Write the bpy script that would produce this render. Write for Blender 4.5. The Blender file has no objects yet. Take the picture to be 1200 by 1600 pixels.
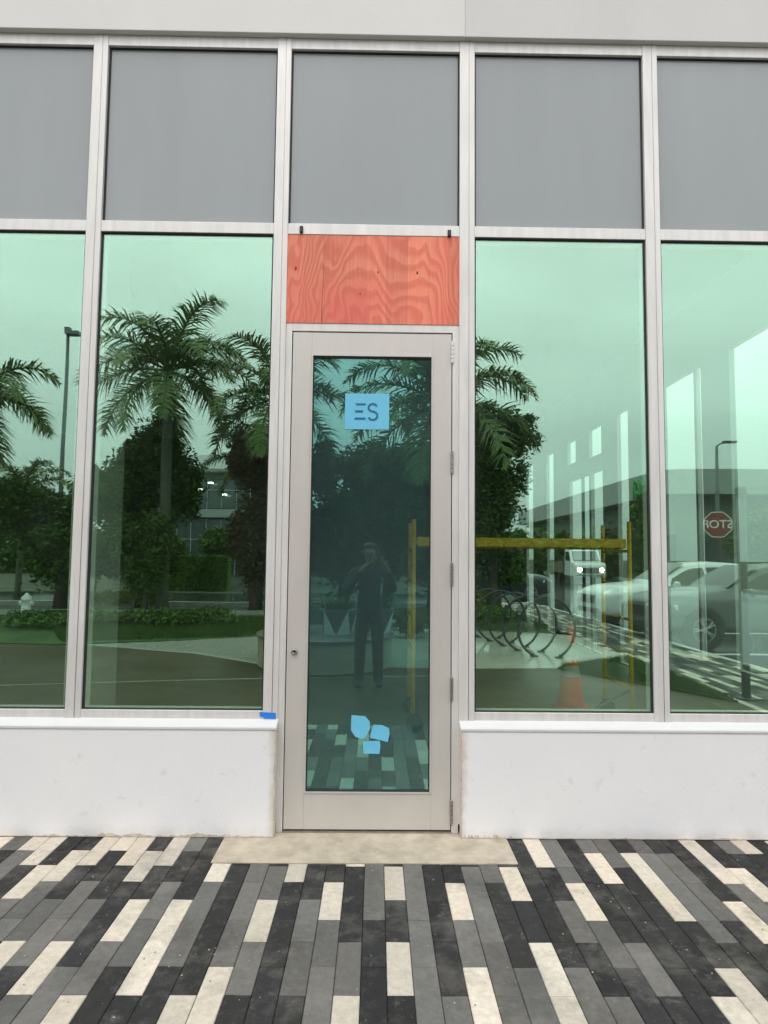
import bpy, bmesh, math, random
from mathutils import Vector, Matrix
R = math.radians
sc = bpy.context.scene
C = sc.collection

# ------------------------------------------------------------------ camera
CAM_D, CAM_H = 3.6224, 1.5158
YAW, PITCH, ROLL, FPX = -0.01154, 0.06955, 0.01023, 1000.0
cam_d = bpy.data.cameras.new('camera')
cam = bpy.data.objects.new('camera', cam_d); C.objects.link(cam)
f = Vector((-math.sin(YAW)*math.cos(PITCH), math.cos(YAW)*math.cos(PITCH), math.sin(PITCH)))
r = Vector((math.cos(YAW), math.sin(YAW), 0)); u = r.cross(f)
r2 = math.cos(ROLL)*r + math.sin(ROLL)*u; u2 = -math.sin(ROLL)*r + math.cos(ROLL)*u
M = Matrix((r2, u2, -f)).transposed().to_4x4(); M.translation = Vector((0, -CAM_D, CAM_H))
cam.matrix_world = M
cam_d.sensor_fit = 'VERTICAL'; cam_d.sensor_height = 32.0; cam_d.lens = FPX/1600*32.0
cam_d.clip_start = 0.02; cam_d.clip_end = 3000
sc.camera = cam
sc.render.resolution_x = 768; sc.render.resolution_y = 1024

# ------------------------------------------------------------------ world (overcast)
SUN_EL, SUN_AZ = R(62), R(200)
w = bpy.data.worlds.new('World'); sc.world = w; w.use_nodes = True
nt = w.node_tree; nt.nodes.clear()
N = nt.nodes.new; L = nt.links.new
out = N('ShaderNodeOutputWorld'); bg = N('ShaderNodeBackground'); bg.inputs['Strength'].default_value = 0.1
sky = N('ShaderNodeTexSky'); sky.sky_type = 'NISHITA'; sky.sun_disc = False
sky.sun_elevation = SUN_EL; sky.sun_rotation = SUN_AZ; sky.air_density = 1.5; sky.dust_density = 4
tc = N('ShaderNodeTexCoord'); sep = N('ShaderNodeSeparateXYZ'); L(tc.outputs['Generated'], sep.inputs[0])
ramp = N('ShaderNodeValToRGB')
els = ramp.color_ramp.elements
els[0].position = 0.0; els[0].color = (0.42, 0.45, 0.47, 1)
els[1].position = 1.0; els[1].color = (1.0, 1.0, 1.0, 1)
for p, v in ((0.12, (0.51, 0.54, 0.555)), (0.18, (0.58, 0.605, 0.615)), (0.30, (0.745, 0.76, 0.765)), (0.42, (0.90, 0.905, 0.905))):
    e = els.new(p); e.color = (*v, 1)
L(sep.outputs['Z'], ramp.inputs[0])
mp = N('ShaderNodeMapping'); mp.inputs['Scale'].default_value = (1.5, 1.5, 5.0); L(tc.outputs['Generated'], mp.inputs[0])
nz = N('ShaderNodeTexNoise'); nz.inputs['Scale'].default_value = 1.6; nz.inputs['Detail'].default_value = 6
nz.inputs['Roughness'].default_value = 0.5; L(mp.outputs[0], nz.inputs['Vector'])
mr = N('ShaderNodeMapRange'); mr.inputs['From Min'].default_value = 0.3; mr.inputs['From Max'].default_value = 0.7
mr.inputs['To Min'].default_value = 14.0; mr.inputs['To Max'].default_value = 17.5; L(nz.outputs['Fac'], mr.inputs[0])
mul = N('ShaderNodeVectorMath'); mul.operation = 'SCALE'; L(ramp.outputs[0], mul.inputs[0]); L(mr.outputs[0], mul.inputs['Scale'])
mx = N('ShaderNodeMix'); mx.data_type = 'RGBA'; mx.inputs['Factor'].default_value = 0.9
L(sky.outputs[0], mx.inputs['A']); L(mul.outputs[0], mx.inputs['B'])
L(mx.outputs['Result'], bg.inputs['Color']); L(bg.outputs[0], out.inputs[0])

sd = bpy.data.lights.new('sun', 'SUN'); sd.energy = 0.7; sd.angle = R(20); sd.color = (1.0, 0.97, 0.93)
sun = bpy.data.objects.new('sun', sd); C.objects.link(sun)
dv = Vector((math.sin(SUN_AZ)*math.cos(SUN_EL), math.cos(SUN_AZ)*math.cos(SUN_EL), math.sin(SUN_EL)))
sun.rotation_euler = dv.to_track_quat('Z', 'Y').to_euler()
sc.view_settings.view_transform = 'Standard'; sc.view_settings.look = 'None'
sc.view_settings.exposure = 0.4; sc.view_settings.gamma = 1.0
sc.cycles.max_bounces = 12; sc.cycles.transparent_max_bounces = 24; sc.cycles.glossy_bounces = 6
sc.cycles.sample_clamp_indirect = 4

# ------------------------------------------------------------------ materials
def newmat(name):
    m = bpy.data.materials.new(name); m.use_nodes = True; m.node_tree.nodes.clear()
    return m, m.node_tree
def bsdf_mat(name, col, rough=0.6, metal=0.0, var=0.15, vscale=8.0, bump=0.0, bscale=60.0, stretch=(1, 1, 1),
             col2=None, rvar=0.0, spec=0.5, emit=None, estr=0.0, attr=None, detail=6):
    m, t = newmat(name); n = t.nodes.new; l = t.links.new
    o = n('ShaderNodeOutputMaterial'); b = n('ShaderNodeBsdfPrincipled'); l(b.outputs[0], o.inputs[0])
    b.inputs['Roughness'].default_value = rough; b.inputs['Metallic'].default_value = metal
    b.inputs['Specular IOR Level'].default_value = spec
    tc = n('ShaderNodeTexCoord'); mp = n('ShaderNodeMapping'); mp.inputs['Scale'].default_value = stretch
    l(tc.outputs['Object'], mp.inputs[0])
    nz = n('ShaderNodeTexNoise'); nz.inputs['Scale'].default_value = vscale; nz.inputs['Detail'].default_value = detail
    nz.inputs['Roughness'].default_value = 0.65; l(mp.outputs[0], nz.inputs['Vector'])
    cr = n('ShaderNodeMapRange'); cr.inputs['From Min'].default_value = 0.3; cr.inputs['From Max'].default_value = 0.7
    l(nz.outputs['Fac'], cr.inputs[0])
    mix = n('ShaderNodeMix'); mix.data_type = 'RGBA'; l(cr.outputs[0], mix.inputs['Factor'])
    if attr:
        at = n('ShaderNodeAttribute'); at.attribute_name = attr
        a1 = n('ShaderNodeVectorMath'); a1.operation = 'SCALE'; a1.inputs['Scale'].default_value = 1-var
        a2 = n('ShaderNodeVectorMath'); a2.operation = 'SCALE'; a2.inputs['Scale'].default_value = 1+var
        l(at.outputs['Color'], a1.inputs[0]); l(at.outputs['Color'], a2.inputs[0])
        l(a1.outputs[0], mix.inputs['A']); l(a2.outputs[0], mix.inputs['B'])
    else:
        c2 = col2 or tuple(min(1, c*(1+var)) for c in col)
        mix.inputs['A'].default_value = (*[c*(1-var) for c in col], 1) if not col2 else (*col, 1)
        mix.inputs['B'].default_value = (*c2, 1)
    res = mix.outputs['Result']
    if attr:
        for sc_, lo, hi, amt, cc in ((3.2, .50, .72, .30, (0.30, 0.28, 0.25)), (75, .66, .72, .65, (0.50, 0.47, 0.42)), (2.1, .52, .72, .50, (0.018, 0.016, 0.014)), (14, .56, .74, .34, (0.26, 0.25, 0.23))):
            nn = n('ShaderNodeTexNoise'); nn.inputs['Scale'].default_value = sc_; nn.inputs['Detail'].default_value = 8; nn.inputs['Roughness'].default_value = 0.7
            ml = n('ShaderNodeMapping'); ml.inputs['Location'].default_value = (sc_*1.7, sc_*.3, 0); l(tc.outputs['Object'], ml.inputs[0]); l(ml.outputs[0], nn.inputs['Vector'])
            r_ = n('ShaderNodeMapRange'); r_.inputs['From Min'].default_value = lo; r_.inputs['From Max'].default_value = hi; r_.inputs['To Max'].default_value = amt
            l(nn.outputs['Fac'], r_.inputs[0]); mw = n('ShaderNodeMix'); mw.data_type = 'RGBA'; mw.inputs['B'].default_value = (*cc, 1)
            l(r_.outputs[0], mw.inputs['Factor']); l(res, mw.inputs['A']); res = mw.outputs['Result']
    l(res, b.inputs['Base Color'])
    if rvar:
        rr = n('ShaderNodeMapRange'); rr.inputs['To Min'].default_value = max(0.02, rough-rvar); rr.inputs['To Max'].default_value = rough+rvar
        rr.inputs['From Min'].default_value = 0.35; rr.inputs['From Max'].default_value = 0.65
        n3 = n('ShaderNodeTexNoise'); n3.inputs['Scale'].default_value = vscale*0.4; l(mp.outputs[0], n3.inputs['Vector'])
        l(n3.outputs['Fac'], rr.inputs[0]); l(rr.outputs[0], b.inputs['Roughness'])
    if bump:
        n2 = n('ShaderNodeTexNoise'); n2.inputs['Scale'].default_value = bscale; n2.inputs['Detail'].default_value = 4
        l(mp.outputs[0], n2.inputs['Vector'])
        bp = n('ShaderNodeBump'); bp.inputs['Strength'].default_value = bump; bp.inputs['Distance'].default_value = 0.01
        l(n2.outputs['Fac'], bp.inputs['Height']); l(bp.outputs[0], b.inputs['Normal'])
    if emit:
        b.inputs['Emission Color'].default_value = (*emit, 1); b.inputs['Emission Strength'].default_value = estr
    return m

def glass_mat(name, T, G, wob=0.0009, wscale=1.2, dirt=0.0, film=None):
    m, t = newmat(name); n = t.nodes.new; l = t.links.new
    o = n('ShaderNodeOutputMaterial'); ad = n('ShaderNodeAddShader')
    tr = n('ShaderNodeBsdfTransparent'); tr.inputs[0].default_value = (*T, 1)
    gl = n('ShaderNodeBsdfGlossy'); gl.inputs['Color'].default_value = (*G, 1); gl.inputs['Roughness'].default_value = 0.0
    tc = n('ShaderNodeTexCoord'); nz = n('ShaderNodeTexNoise'); nz.inputs['Scale'].default_value = wscale
    nz.inputs['Detail'].default_value = 1; l(tc.outputs['Object'], nz.inputs['Vector'])
    bp = n('ShaderNodeBump'); bp.inputs['Strength'].default_value = 1.0; bp.inputs['Distance'].default_value = wob
    l(nz.outputs['Fac'], bp.inputs['Height']); l(bp.outputs[0], gl.inputs['Normal'])
    l(tr.outputs[0], ad.inputs[0]); l(gl.outputs[0], ad.inputs[1])
    last = ad
    if dirt:
        # dried drops and dust specks on the pane
        vo = n('ShaderNodeTexNoise'); vo.inputs['Scale'].default_value = 55; vo.inputs['Detail'].default_value = 2
        l(tc.outputs['Object'], vo.inputs['Vector'])
        n2 = n('ShaderNodeTexNoise'); n2.inputs['Scale'].default_value = 2.3; n2.inputs['Detail'].default_value = 5
        l(tc.outputs['Object'], n2.inputs['Vector'])
        r1 = n('ShaderNodeMapRange'); r1.inputs['From Min'].default_value = 0.68; r1.inputs['From Max'].default_value = 0.8
        l(vo.outputs['Fac'], r1.inputs[0])
        r3 = n('ShaderNodeMapRange'); r3.inputs['From Min'].default_value = 0.35; r3.inputs['From Max'].default_value = 0.75
        r3.inputs['To Max'].default_value = 0.03; l(n2.outputs['Fac'], r3.inputs[0])
        mm = n('ShaderNodeMath'); mm.operation = 'MULTIPLY_ADD'; l(r1.outputs[0], mm.inputs[0]); mm.inputs[1].default_value = 0.25
        l(r3.outputs[0], mm.inputs[2])
        m2 = n('ShaderNodeMath'); m2.operation = 'MULTIPLY'; m2.inputs[1].default_value = dirt; l(mm.outputs[0], m2.inputs[0])
        df = n('ShaderNodeBsdfDiffuse'); df.inputs[0].default_value = (0.5, 0.55, 0.5, 1)
        ms = n('ShaderNodeMixShader'); l(m2.outputs[0], ms.inputs[0]); l(ad.outputs[0], ms.inputs[1]); l(df.outputs[0], ms.inputs[2])
        last = ms
    if film:      # smeary tinted protective film left on the pane
        fd = n('ShaderNodeBsdfDiffuse'); fd.inputs[0].default_value = (*film[0], 1)
        n5 = n('ShaderNodeTexNoise'); n5.inputs['Scale'].default_value = 1.6; n5.inputs['Detail'].default_value = 5
        l(tc.outputs['Object'], n5.inputs['Vector'])
        r5 = n('ShaderNodeMapRange'); r5.inputs['From Min'].default_value = 0.3; r5.inputs['From Max'].default_value = 0.7
        r5.inputs['To Min'].default_value = film[1]*.8; r5.inputs['To Max'].default_value = film[1]*1.2; l(n5.outputs['Fac'], r5.inputs[0])
        mf = n('ShaderNodeMixShader'); l(r5.outputs[0], mf.inputs[0]); l(last.outputs[0], mf.inputs[1]); l(fd.outputs[0], mf.inputs[2]); last = mf
    l(last.outputs[0], o.inputs[0])
    return m

def wall_mat():
    m = bsdf_mat('white stucco with splash dirt', (0.775, 0.77, 0.79), rough=0.85, col2=(0.805, 0.80, 0.80), vscale=1.6, detail=3, bump=0.14, bscale=150)
    t = m.node_tree; n = t.nodes.new; l = t.links.new
    b = [x for x in t.nodes if x.type == 'BSDF_PRINCIPLED'][0]; src = b.inputs['Base Color'].links[0].from_socket
    tc = n('ShaderNodeTexCoord'); sx = n('ShaderNodeSeparateXYZ'); l(tc.outputs['Object'], sx.inputs[0])
    def band(sock, c, wdt, amp, scale):
        nz = n('ShaderNodeTexNoise'); nz.inputs['Scale'].default_value = scale; nz.inputs['Detail'].default_value = 7; nz.inputs['Roughness'].default_value = .7
        l(tc.outputs['Object'], nz.inputs['Vector'])
        d = n('ShaderNodeMath'); d.operation = 'SUBTRACT'; l(sock, d.inputs[0]); d.inputs[1].default_value = c
        a = n('ShaderNodeMath'); a.operation = 'ABSOLUTE'; l(d.outputs[0], a.inputs[0])
        k = n('ShaderNodeMapRange'); k.inputs['From Min'].default_value = wdt; k.inputs['From Max'].default_value = 0; k.inputs['To Max'].default_value = .55; l(a.outputs[0], k.inputs[0])
        ad = n('ShaderNodeMath'); ad.operation = 'ADD'; l(k.outputs[0], ad.inputs[0]); l(nz.outputs['Fac'], ad.inputs[1])
        q = n('ShaderNodeMapRange'); q.inputs['From Min'].default_value = .62; q.inputs['From Max'].default_value = 1.0; q.inputs['To Max'].default_value = amp; l(ad.outputs[0], q.inputs[0])
        return q.outputs[0]
    cur = src
    for sock, c, wdt, amp, scale, col in ((sx.outputs['Z'], 0.0, .08, .34, 9, (.54, .49, .42)), (sx.outputs['X'], -0.535, .05, .7, 11, (.52, .46, .36)), (sx.outputs['X'], 0.474, .05, .7, 11, (.56, .44, .38)),
                                     (sx.outputs['X'], 9.0, .01, .03, 2.2, (.58, .56, .53)), (sx.outputs['X'], 9.0, .01, .28, 45, (.45, .42, .38))):
        f_ = band(sock, c, wdt, amp, scale); mx = n('ShaderNodeMix'); mx.data_type = 'RGBA'; l(f_, mx.inputs['Factor']); l(cur, mx.inputs['A']); mx.inputs['B'].default_value = (*col, 1); cur = mx.outputs['Result']
    l(cur, b.inputs['Base Color'])
    return m

def plywood_mat():
    m, t = newmat('red stained plywood'); n = t.nodes.new; l = t.links.new
    o = n('ShaderNodeOutputMaterial'); b = n('ShaderNodeBsdfPrincipled'); l(b.outputs[0], o.inputs[0])
    b.inputs['Roughness'].default_value = 0.62
    tc = n('ShaderNodeTexCoord'); mp = n('ShaderNodeMapping'); mp.inputs['Scale'].default_value = (3.6, 1, 1.7)
    mp.inputs['Location'].default_value = (1.3, 0, -1.1)
    l(tc.outputs['Object'], mp.inputs[0])
    nz = n('ShaderNodeTexNoise'); nz.inputs['Scale'].default_value = 1.0; nz.inputs['Detail'].default_value = 2.2
    nz.inputs['Roughness'].default_value = 0.5; nz.inputs['Distortion'].default_value = 0.5; l(mp.outputs[0], nz.inputs['Vector'])
    sx = n('ShaderNodeSeparateXYZ'); l(tc.outputs['Object'], sx.inputs[0])
    q1 = n('ShaderNodeMath'); q1.operation = 'ADD'; q1.inputs[1].default_value = -0.02; l(sx.outputs['X'], q1.inputs[0])
    q2 = n('ShaderNodeMath'); q2.operation = 'POWER'; q2.inputs[1].default_value = 2; q3 = n('ShaderNodeMath'); q3.operation = 'ABSOLUTE'
    l(q1.outputs[0], q3.inputs[0]); l(q3.outputs[0], q2.inputs[0])
    q4 = n('ShaderNodeMath'); q4.operation = 'MULTIPLY_ADD'; q4.inputs[1].default_value = 26; l(q2.outputs[0], q4.inputs[0])
    q5 = n('ShaderNodeMath'); q5.operation = 'MULTIPLY'; q5.inputs[1].default_value = 5.0; l(sx.outputs['Z'], q5.inputs[0]); l(q5.outputs[0], q4.inputs[2])
    m1 = n('ShaderNodeMath'); m1.operation = 'MULTIPLY_ADD'; m1.inputs[1].default_value = 10; l(nz.outputs['Fac'], m1.inputs[0]); l(q4.outputs[0], m1.inputs[2])
    fr = n('ShaderNodeMath'); fr.operation = 'FRACT'; l(m1.outputs[0], fr.inputs[0])
    rp = n('ShaderNodeValToRGB'); e = rp.color_ramp.elements
    e[0].position = 0; e[0].color = (0.71, 0.172, 0.104, 1); e[1].position = 1; e[1].color = (0.71, 0.172, 0.104, 1)
    for p, c in ((0.26, (0.73, 0.185, 0.110)), (0.36, (0.84, 0.262, 0.160)), (0.70, (0.82, 0.245, 0.148)), (0.94, (0.73, 0.180, 0.110))):
        k = e.new(p); k.color = (*c, 1)
    l(fr.outputs[0], rp.inputs[0])
    # fine vertical fibres
    m3 = n('ShaderNodeMapping'); m3.inputs['Scale'].default_value = (90, 1, 3); l(tc.outputs['Object'], m3.inputs[0])
    n3 = n('ShaderNodeTexNoise'); n3.inputs['Scale'].default_value = 1; n3.inputs['Detail'].default_value = 3; l(m3.outputs[0], n3.inputs['Vector'])
    r3 = n('ShaderNodeMapRange'); r3.inputs['To Min'].default_value = 0.80; r3.inputs['To Max'].default_value = 1.20; l(n3.outputs['Fac'], r3.inputs[0])
    s1 = n('ShaderNodeVectorMath'); s1.operation = 'SCALE'; l(rp.outputs[0], s1.inputs[0]); l(r3.outputs[0], s1.inputs['Scale'])
    fl = n('ShaderNodeMath'); fl.operation = 'MULTIPLY_ADD'; fl.inputs[1].default_value = 8.3; fl.inputs[2].default_value = .35; l(sx.outputs['X'], fl.inputs[0])
    f2 = n('ShaderNodeMath'); f2.operation = 'FLOOR'; l(fl.outputs[0], f2.inputs[0])
    wn = n('ShaderNodeTexWhiteNoise'); wn.noise_dimensions = '1D'; l(f2.outputs[0], wn.inputs['W'])
    rw = n('ShaderNodeMapRange'); rw.inputs['To Min'].default_value = .86; rw.inputs['To Max'].default_value = 1.08; l(wn.outputs['Value'], rw.inputs[0])
    fr2 = n('ShaderNodeMath'); fr2.operation = 'FRACT'; l(fl.outputs[0], fr2.inputs[0])
    ls = n('ShaderNodeMath'); ls.operation = 'LESS_THAN'; ls.inputs[1].default_value = .022; l(fr2.outputs[0], ls.inputs[0])
    sm = n('ShaderNodeMath'); sm.operation = 'MULTIPLY_ADD'; sm.inputs[1].default_value = -.16; l(ls.outputs[0], sm.inputs[0]); l(rw.outputs[0], sm.inputs[2])
    s0 = s1; s1 = n('ShaderNodeVectorMath'); s1.operation = 'SCALE'; l(s0.outputs[0], s1.inputs[0]); l(sm.outputs[0], s1.inputs['Scale'])
    # pinker stain towards patches
    n4 = n('ShaderNodeTexNoise'); n4.inputs['Scale'].default_value = 2.2; l(tc.outputs['Object'], n4.inputs['Vector'])
    mx = n('ShaderNodeMix'); mx.data_type = 'RGBA'; mx.blend_type = 'MIX'; mx.inputs['B'].default_value = (0.74, 0.12, 0.105, 1)
    r4 = n('ShaderNodeMapRange'); r4.inputs['From Min'].default_value = 0.45; r4.inputs['From Max'].default_value = 0.75; r4.inputs['To Max'].default_value = 0.7
    l(n4.outputs['Fac'], r4.inputs[0]); l(r4.outputs[0], mx.inputs['Factor']); l(s1.outputs[0], mx.inputs['A'])
    l(mx.outputs['Result'], b.inputs['Base Color'])
    return m

MT = {}
def mk(k, *a, **kw): MT[k] = bsdf_mat(k.replace('_', ' '), *a, **kw)
mk('aluminium', (0.70, 0.68, 0.66), rough=0.42, metal=0.22, var=0.09, vscale=4, stretch=(6, 6, 0.7), rvar=0.07, bump=0.03, bscale=30)
mk('door_paint', (0.60, 0.57, 0.535), rough=0.42, metal=0.25, var=0.03, vscale=3, stretch=(3, 3, 1), rvar=0.05)
mk('hinge_steel', (0.36, 0.33, 0.31), rough=0.35, metal=0.8, var=0.2, vscale=40)
mk('gasket', (0.02, 0.022, 0.022), rough=0.7)
mk('spandrel', (0.266, 0.289, 0.297), rough=0.2, var=0.055, vscale=0.8, spec=0.8, rvar=0.05, stretch=(2.2, 1, 0.45), detail=4)  # vertically stretched colour noise stands in for soft reflected streaks
mk('stucco', (0.74, 0.735, 0.755), rough=0.85, col2=(0.79, 0.78, 0.78), vscale=1.6, detail=3, bump=0.12, bscale=160)
mk('stucco_fascia', (0.695, 0.685, 0.668), rough=0.85, var=0.035, vscale=1.3, stretch=(1, 1, .5), bump=0.12, bscale=120)
mk('stucco_fascia_grey', (0.63, 0.615, 0.60), rough=0.85, var=0.04, vscale=1.3, stretch=(1, 1, .5), bump=0.12, bscale=120)
mk('wall_cap', (0.61, 0.61, 0.61), rough=0.6, var=0.02, vscale=9, bump=0.1, bscale=60)
mk('interior_paint', (0.17, 0.17, 0.165), rough=0.9, var=0.05, vscale=1)
mk('interior_floor', (0.19, 0.185, 0.165), rough=0.45, var=0.22, vscale=1.5)
mk('column_grey', (0.30, 0.30, 0.29), rough=0.9, var=0.05, vscale=1)
mk('column_paint', (0.62, 0.62, 0.60), rough=0.9, var=0.05, vscale=1)
mk('duct', (0.45, 0.46, 0.46), rough=0.5, metal=0.6, var=0.1)
mk('concrete_slab', (0.43, 0.375, 0.295), rough=0.7, var=0.28, vscale=7, bump=0.25, bscale=90)
mk('pavers', (0.2, 0.2, 0.2), rough=0.78, spec=0.25, var=0.14, vscale=38, bump=0.35, bscale=230, attr='Col', rvar=0.12)
mk('paver_bed', (0.022, 0.021, 0.02), rough=0.95, var=0.4, vscale=80)
mk('path_concrete', (0.066, 0.048, 0.022), rough=0.42, spec=0.3, var=0.25, vscale=0.9, rvar=0.12, bump=0.05, bscale=60)
mk('wet_concrete', (0.46, 0.44, 0.37), rough=0.10, var=0.12, vscale=1.2, rvar=0.07, bump=0.02, bscale=12)
mk('earth', (0.055, 0.06, 0.035), rough=0.95, var=0.35, vscale=0.6)
mk('lawn', (0.040, 0.088, 0.015), rough=0.95, var=0.35, vscale=1.2)
mk('road', (0.050, 0.055, 0.056), rough=0.12, var=0.3, vscale=0.5, rvar=0.09, bump=0.05, bscale=20)
mk('joint_sand', (0.22, 0.20, 0.15), rough=0.8, var=0.4, vscale=3)
mk('kerb', (0.42, 0.42, 0.40), rough=0.6, var=0.2, vscale=4)
mk('gravel', (0.30, 0.29, 0.25), rough=0.8, var=0.5, vscale=60)
mk('foliage_dark', (0.038, 0.085, 0.012), rough=0.5, col2=(0.115, 0.185, 0.032), vscale=1.4, spec=0.12)
mk('foliage_mid', (0.036, 0.080, 0.014), rough=0.5, col2=(0.10, 0.16, 0.032), vscale=1.6, spec=0.12)
mk('foliage_brown', (0.06, 0.048, 0.018), rough=0.6, col2=(0.11, 0.085, 0.03), vscale=1.5, spec=0.12)
mk('foliage_yellow', (0.16, 0.19, 0.02), rough=0.6, col2=(0.32, 0.33, 0.04), vscale=4)
mk('palm_leaf', (0.12, 0.165, 0.065), rough=0.45, col2=(0.24, 0.30, 0.12), vscale=1.0, spec=0.12)
mk('palm_trunk', (0.11, 0.115, 0.08), rough=0.85, var=0.25, vscale=3, stretch=(1, 1, 5), bump=0.3, bscale=18)
mk('bark', (0.09, 0.07, 0.05), rough=0.9, var=0.3, vscale=8, bump=0.4, bscale=25)
mk('far_wall', (0.16, 0.19, 0.16), rough=0.8, var=0.1, vscale=0.6)
mk('far_band', (0.34, 0.36, 0.35), rough=0.7, var=0.1, vscale=0.6)
mk('far_glass', (0.05, 0.075, 0.075), rough=0.12, var=0.3, vscale=0.5, spec=0.9)
mk('far_roof', (0.34, 0.36, 0.35), rough=0.8, var=0.15, vscale=0.8)  # albedo lightened in place of haze over the distant fascia
mk('light_glow', (0.9, 0.9, 0.85), emit=(1.0, 0.97, 0.85), estr=6)
mk('head_glow', (0.9, 0.9, 0.85), emit=(1.0, 0.93, 0.75), estr=60)
mk('tail_glow', (0.6, 0.05, 0.03), emit=(1.0, 0.08, 0.04), estr=5)
mk('sign_green', (0.04, 0.20, 0.05), rough=0.4, emit=(0.10, 0.50, 0.15), estr=0.15)
mk('dark_metal', (0.045, 0.048, 0.05), rough=0.4, metal=0.5, var=0.2)
mk('grey_metal', (0.16, 0.17, 0.17), rough=0.45, metal=0.5, var=0.2)
mk('sign_red', (0.26, 0.03, 0.028), rough=0.4, var=0.05)
mk('white_paint', (0.78, 0.78, 0.76), rough=0.45, var=0.04)
mk('car_white', (0.74, 0.75, 0.75), rough=0.18, var=0.02, spec=0.7)
mk('car_silver', (0.13, 0.14, 0.135), rough=0.25, metal=0.3, var=0.03)
mk('car_dark', (0.03, 0.032, 0.036), rough=0.2, var=0.05)
mk('car_glass', (0.018, 0.024, 0.026), rough=0.04, spec=0.9, var=0.1)
mk('black_plastic', (0.018, 0.018, 0.019), rough=0.5, var=0.2)
mk('rubber', (0.02, 0.02, 0.02), rough=0.8, var=0.2)
mk('castor_rubber', (0.012, 0.012, 0.012), rough=0.6, var=0.2)
mk('rim', (0.34, 0.35, 0.35), rough=0.25, metal=0.8, var=0.05)
mk('lamp_glass', (0.7, 0.72, 0.72), rough=0.1, var=0.05)
mk('scaffold_yellow', (0.80, 0.42, 0.015), rough=0.45, var=0.15, vscale=12)
mk('scaffold_deck', (0.52, 0.33, 0.06), rough=0.7, var=0.3, vscale=5, stretch=(1, 8, 8))
mk('cone_orange', (0.85, 0.12, 0.03), rough=0.5, var=0.08)
mk('cone_band', (0.55, 0.56, 0.54), rough=0.4, var=0.1)
mk('card_blue', (0.15, 0.52, 0.74), rough=0.55, var=0.05, vscale=12)
mk('letter_blue', (0.01, 0.125, 0.24), rough=0.55, var=0.15, vscale=30)
mk('tape_blue', (0.015, 0.20, 0.72), rough=0.5, var=0.08, vscale=50)
mk('pot_shaded', (0.10, 0.10, 0.11), rough=0.5, var=0.1)  # tone of the pot facets turned away from the light
mk('pot_lit', (0.68, 0.68, 0.68), rough=0.5, var=0.04)
mk('bench_top', (0.16, 0.12, 0.12), rough=0.4, var=0.2, vscale=3)
mk('bench_side', (0.36, 0.31, 0.24), rough=0.7, var=0.12, vscale=2)
mk('eye_white', (0.45, 0.42, 0.40), rough=0.3, var=0.03)
mk('skin', (0.26, 0.15, 0.10), rough=0.55, var=0.06)
mk('shirt', (0.030, 0.032, 0.030), rough=0.9, var=0.15, vscale=10)
mk('trousers', (0.055, 0.05, 0.04), rough=0.9, var=0.15, vscale=10)
mk('hair', (0.02, 0.016, 0.012), rough=0.6, var=0.3, vscale=60)
mk('truck_bed', (0.15, 0.11, 0.06), rough=0.7, var=0.3)
mk('knot', (0.10, 0.02, 0.01), rough=0.8, var=0.4, vscale=90)
mk('stain', (0.52, 0.47, 0.40), rough=0.9, var=0.3, vscale=30)
MT['plywood'] = plywood_mat(); MT['knee_stucco'] = wall_mat()
MT['glass'] = glass_mat('green reflective glass', (0.74, 0.82, 0.76), (0.186, 0.262, 0.221), dirt=0.45)
MT['door_glass'] = glass_mat('teal tinted door glass', (0.76, 0.86, 0.83), (0.085, 0.185, 0.168), dirt=0.3, film=((0.15, 0.25, 0.265), 0.085))
MT['side_glass'] = glass_mat('pale side glass', (0.66, 0.72, 0.69), (0.05, 0.06, 0.055))

# ------------------------------------------------------------------ helpers
def obj(name, bm, mats, parent=None, smooth=False, bev=0.0, loc=None):
    me = bpy.data.meshes.new(name)
    bmesh.ops.recalc_face_normals(bm, faces=bm.faces) if len(bm.faces) < 20000 and not getattr(bm, 'norecalc', False) else None
    bm.to_mesh(me); bm.free()
    if not isinstance(mats, (list, tuple)): mats = [mats]
    for m in mats: me.materials.append(MT[m])
    if smooth:
        for p in me.polygons: p.use_smooth = True
    o = bpy.data.objects.new(name, me); C.objects.link(o)
    if parent: o.parent = parent
    if loc: o.location = loc
    if bev:
        b = o.modifiers.new('bevel', 'BEVEL'); b.width = bev; b.segments = 2; b.limit_method = 'ANGLE'
    return o
def tag(o, label=None, cat=None, group=None, kind=None):
    if label: o['label'] = label
    if cat: o['category'] = cat
    if group: o['group'] = group
    if kind: o['kind'] = kind
    return o
def empty(name, loc, rz=0, **kw):
    o = bpy.data.objects.new(name, None); C.objects.link(o); o.location = loc; o.rotation_euler = (0, 0, rz)
    o.empty_display_size = 0.2
    return tag(o, **kw)
def struct(name, bm, m, **kw): return tag(obj(name, bm, m, **kw), kind='structure')
def box(bm, x0, x1, y0, y1, z0, z1, mi=0):
    v = [bm.verts.new(p) for p in ((x0, y0, z0), (x1, y0, z0), (x1, y1, z0), (x0, y1, z0), (x0, y0, z1), (x1, y0, z1), (x1, y1, z1), (x0, y1, z1))]
    for q in ((0, 3, 2, 1), (4, 5, 6, 7), (0, 1, 5, 4), (1, 2, 6, 5), (2, 3, 7, 6), (3, 0, 4, 7)):
        fc = bm.faces.new([v[i] for i in q]); fc.material_index = mi
    return v
def B(*a):
    bm = bmesh.new(); box(bm, *a); return bm
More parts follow.
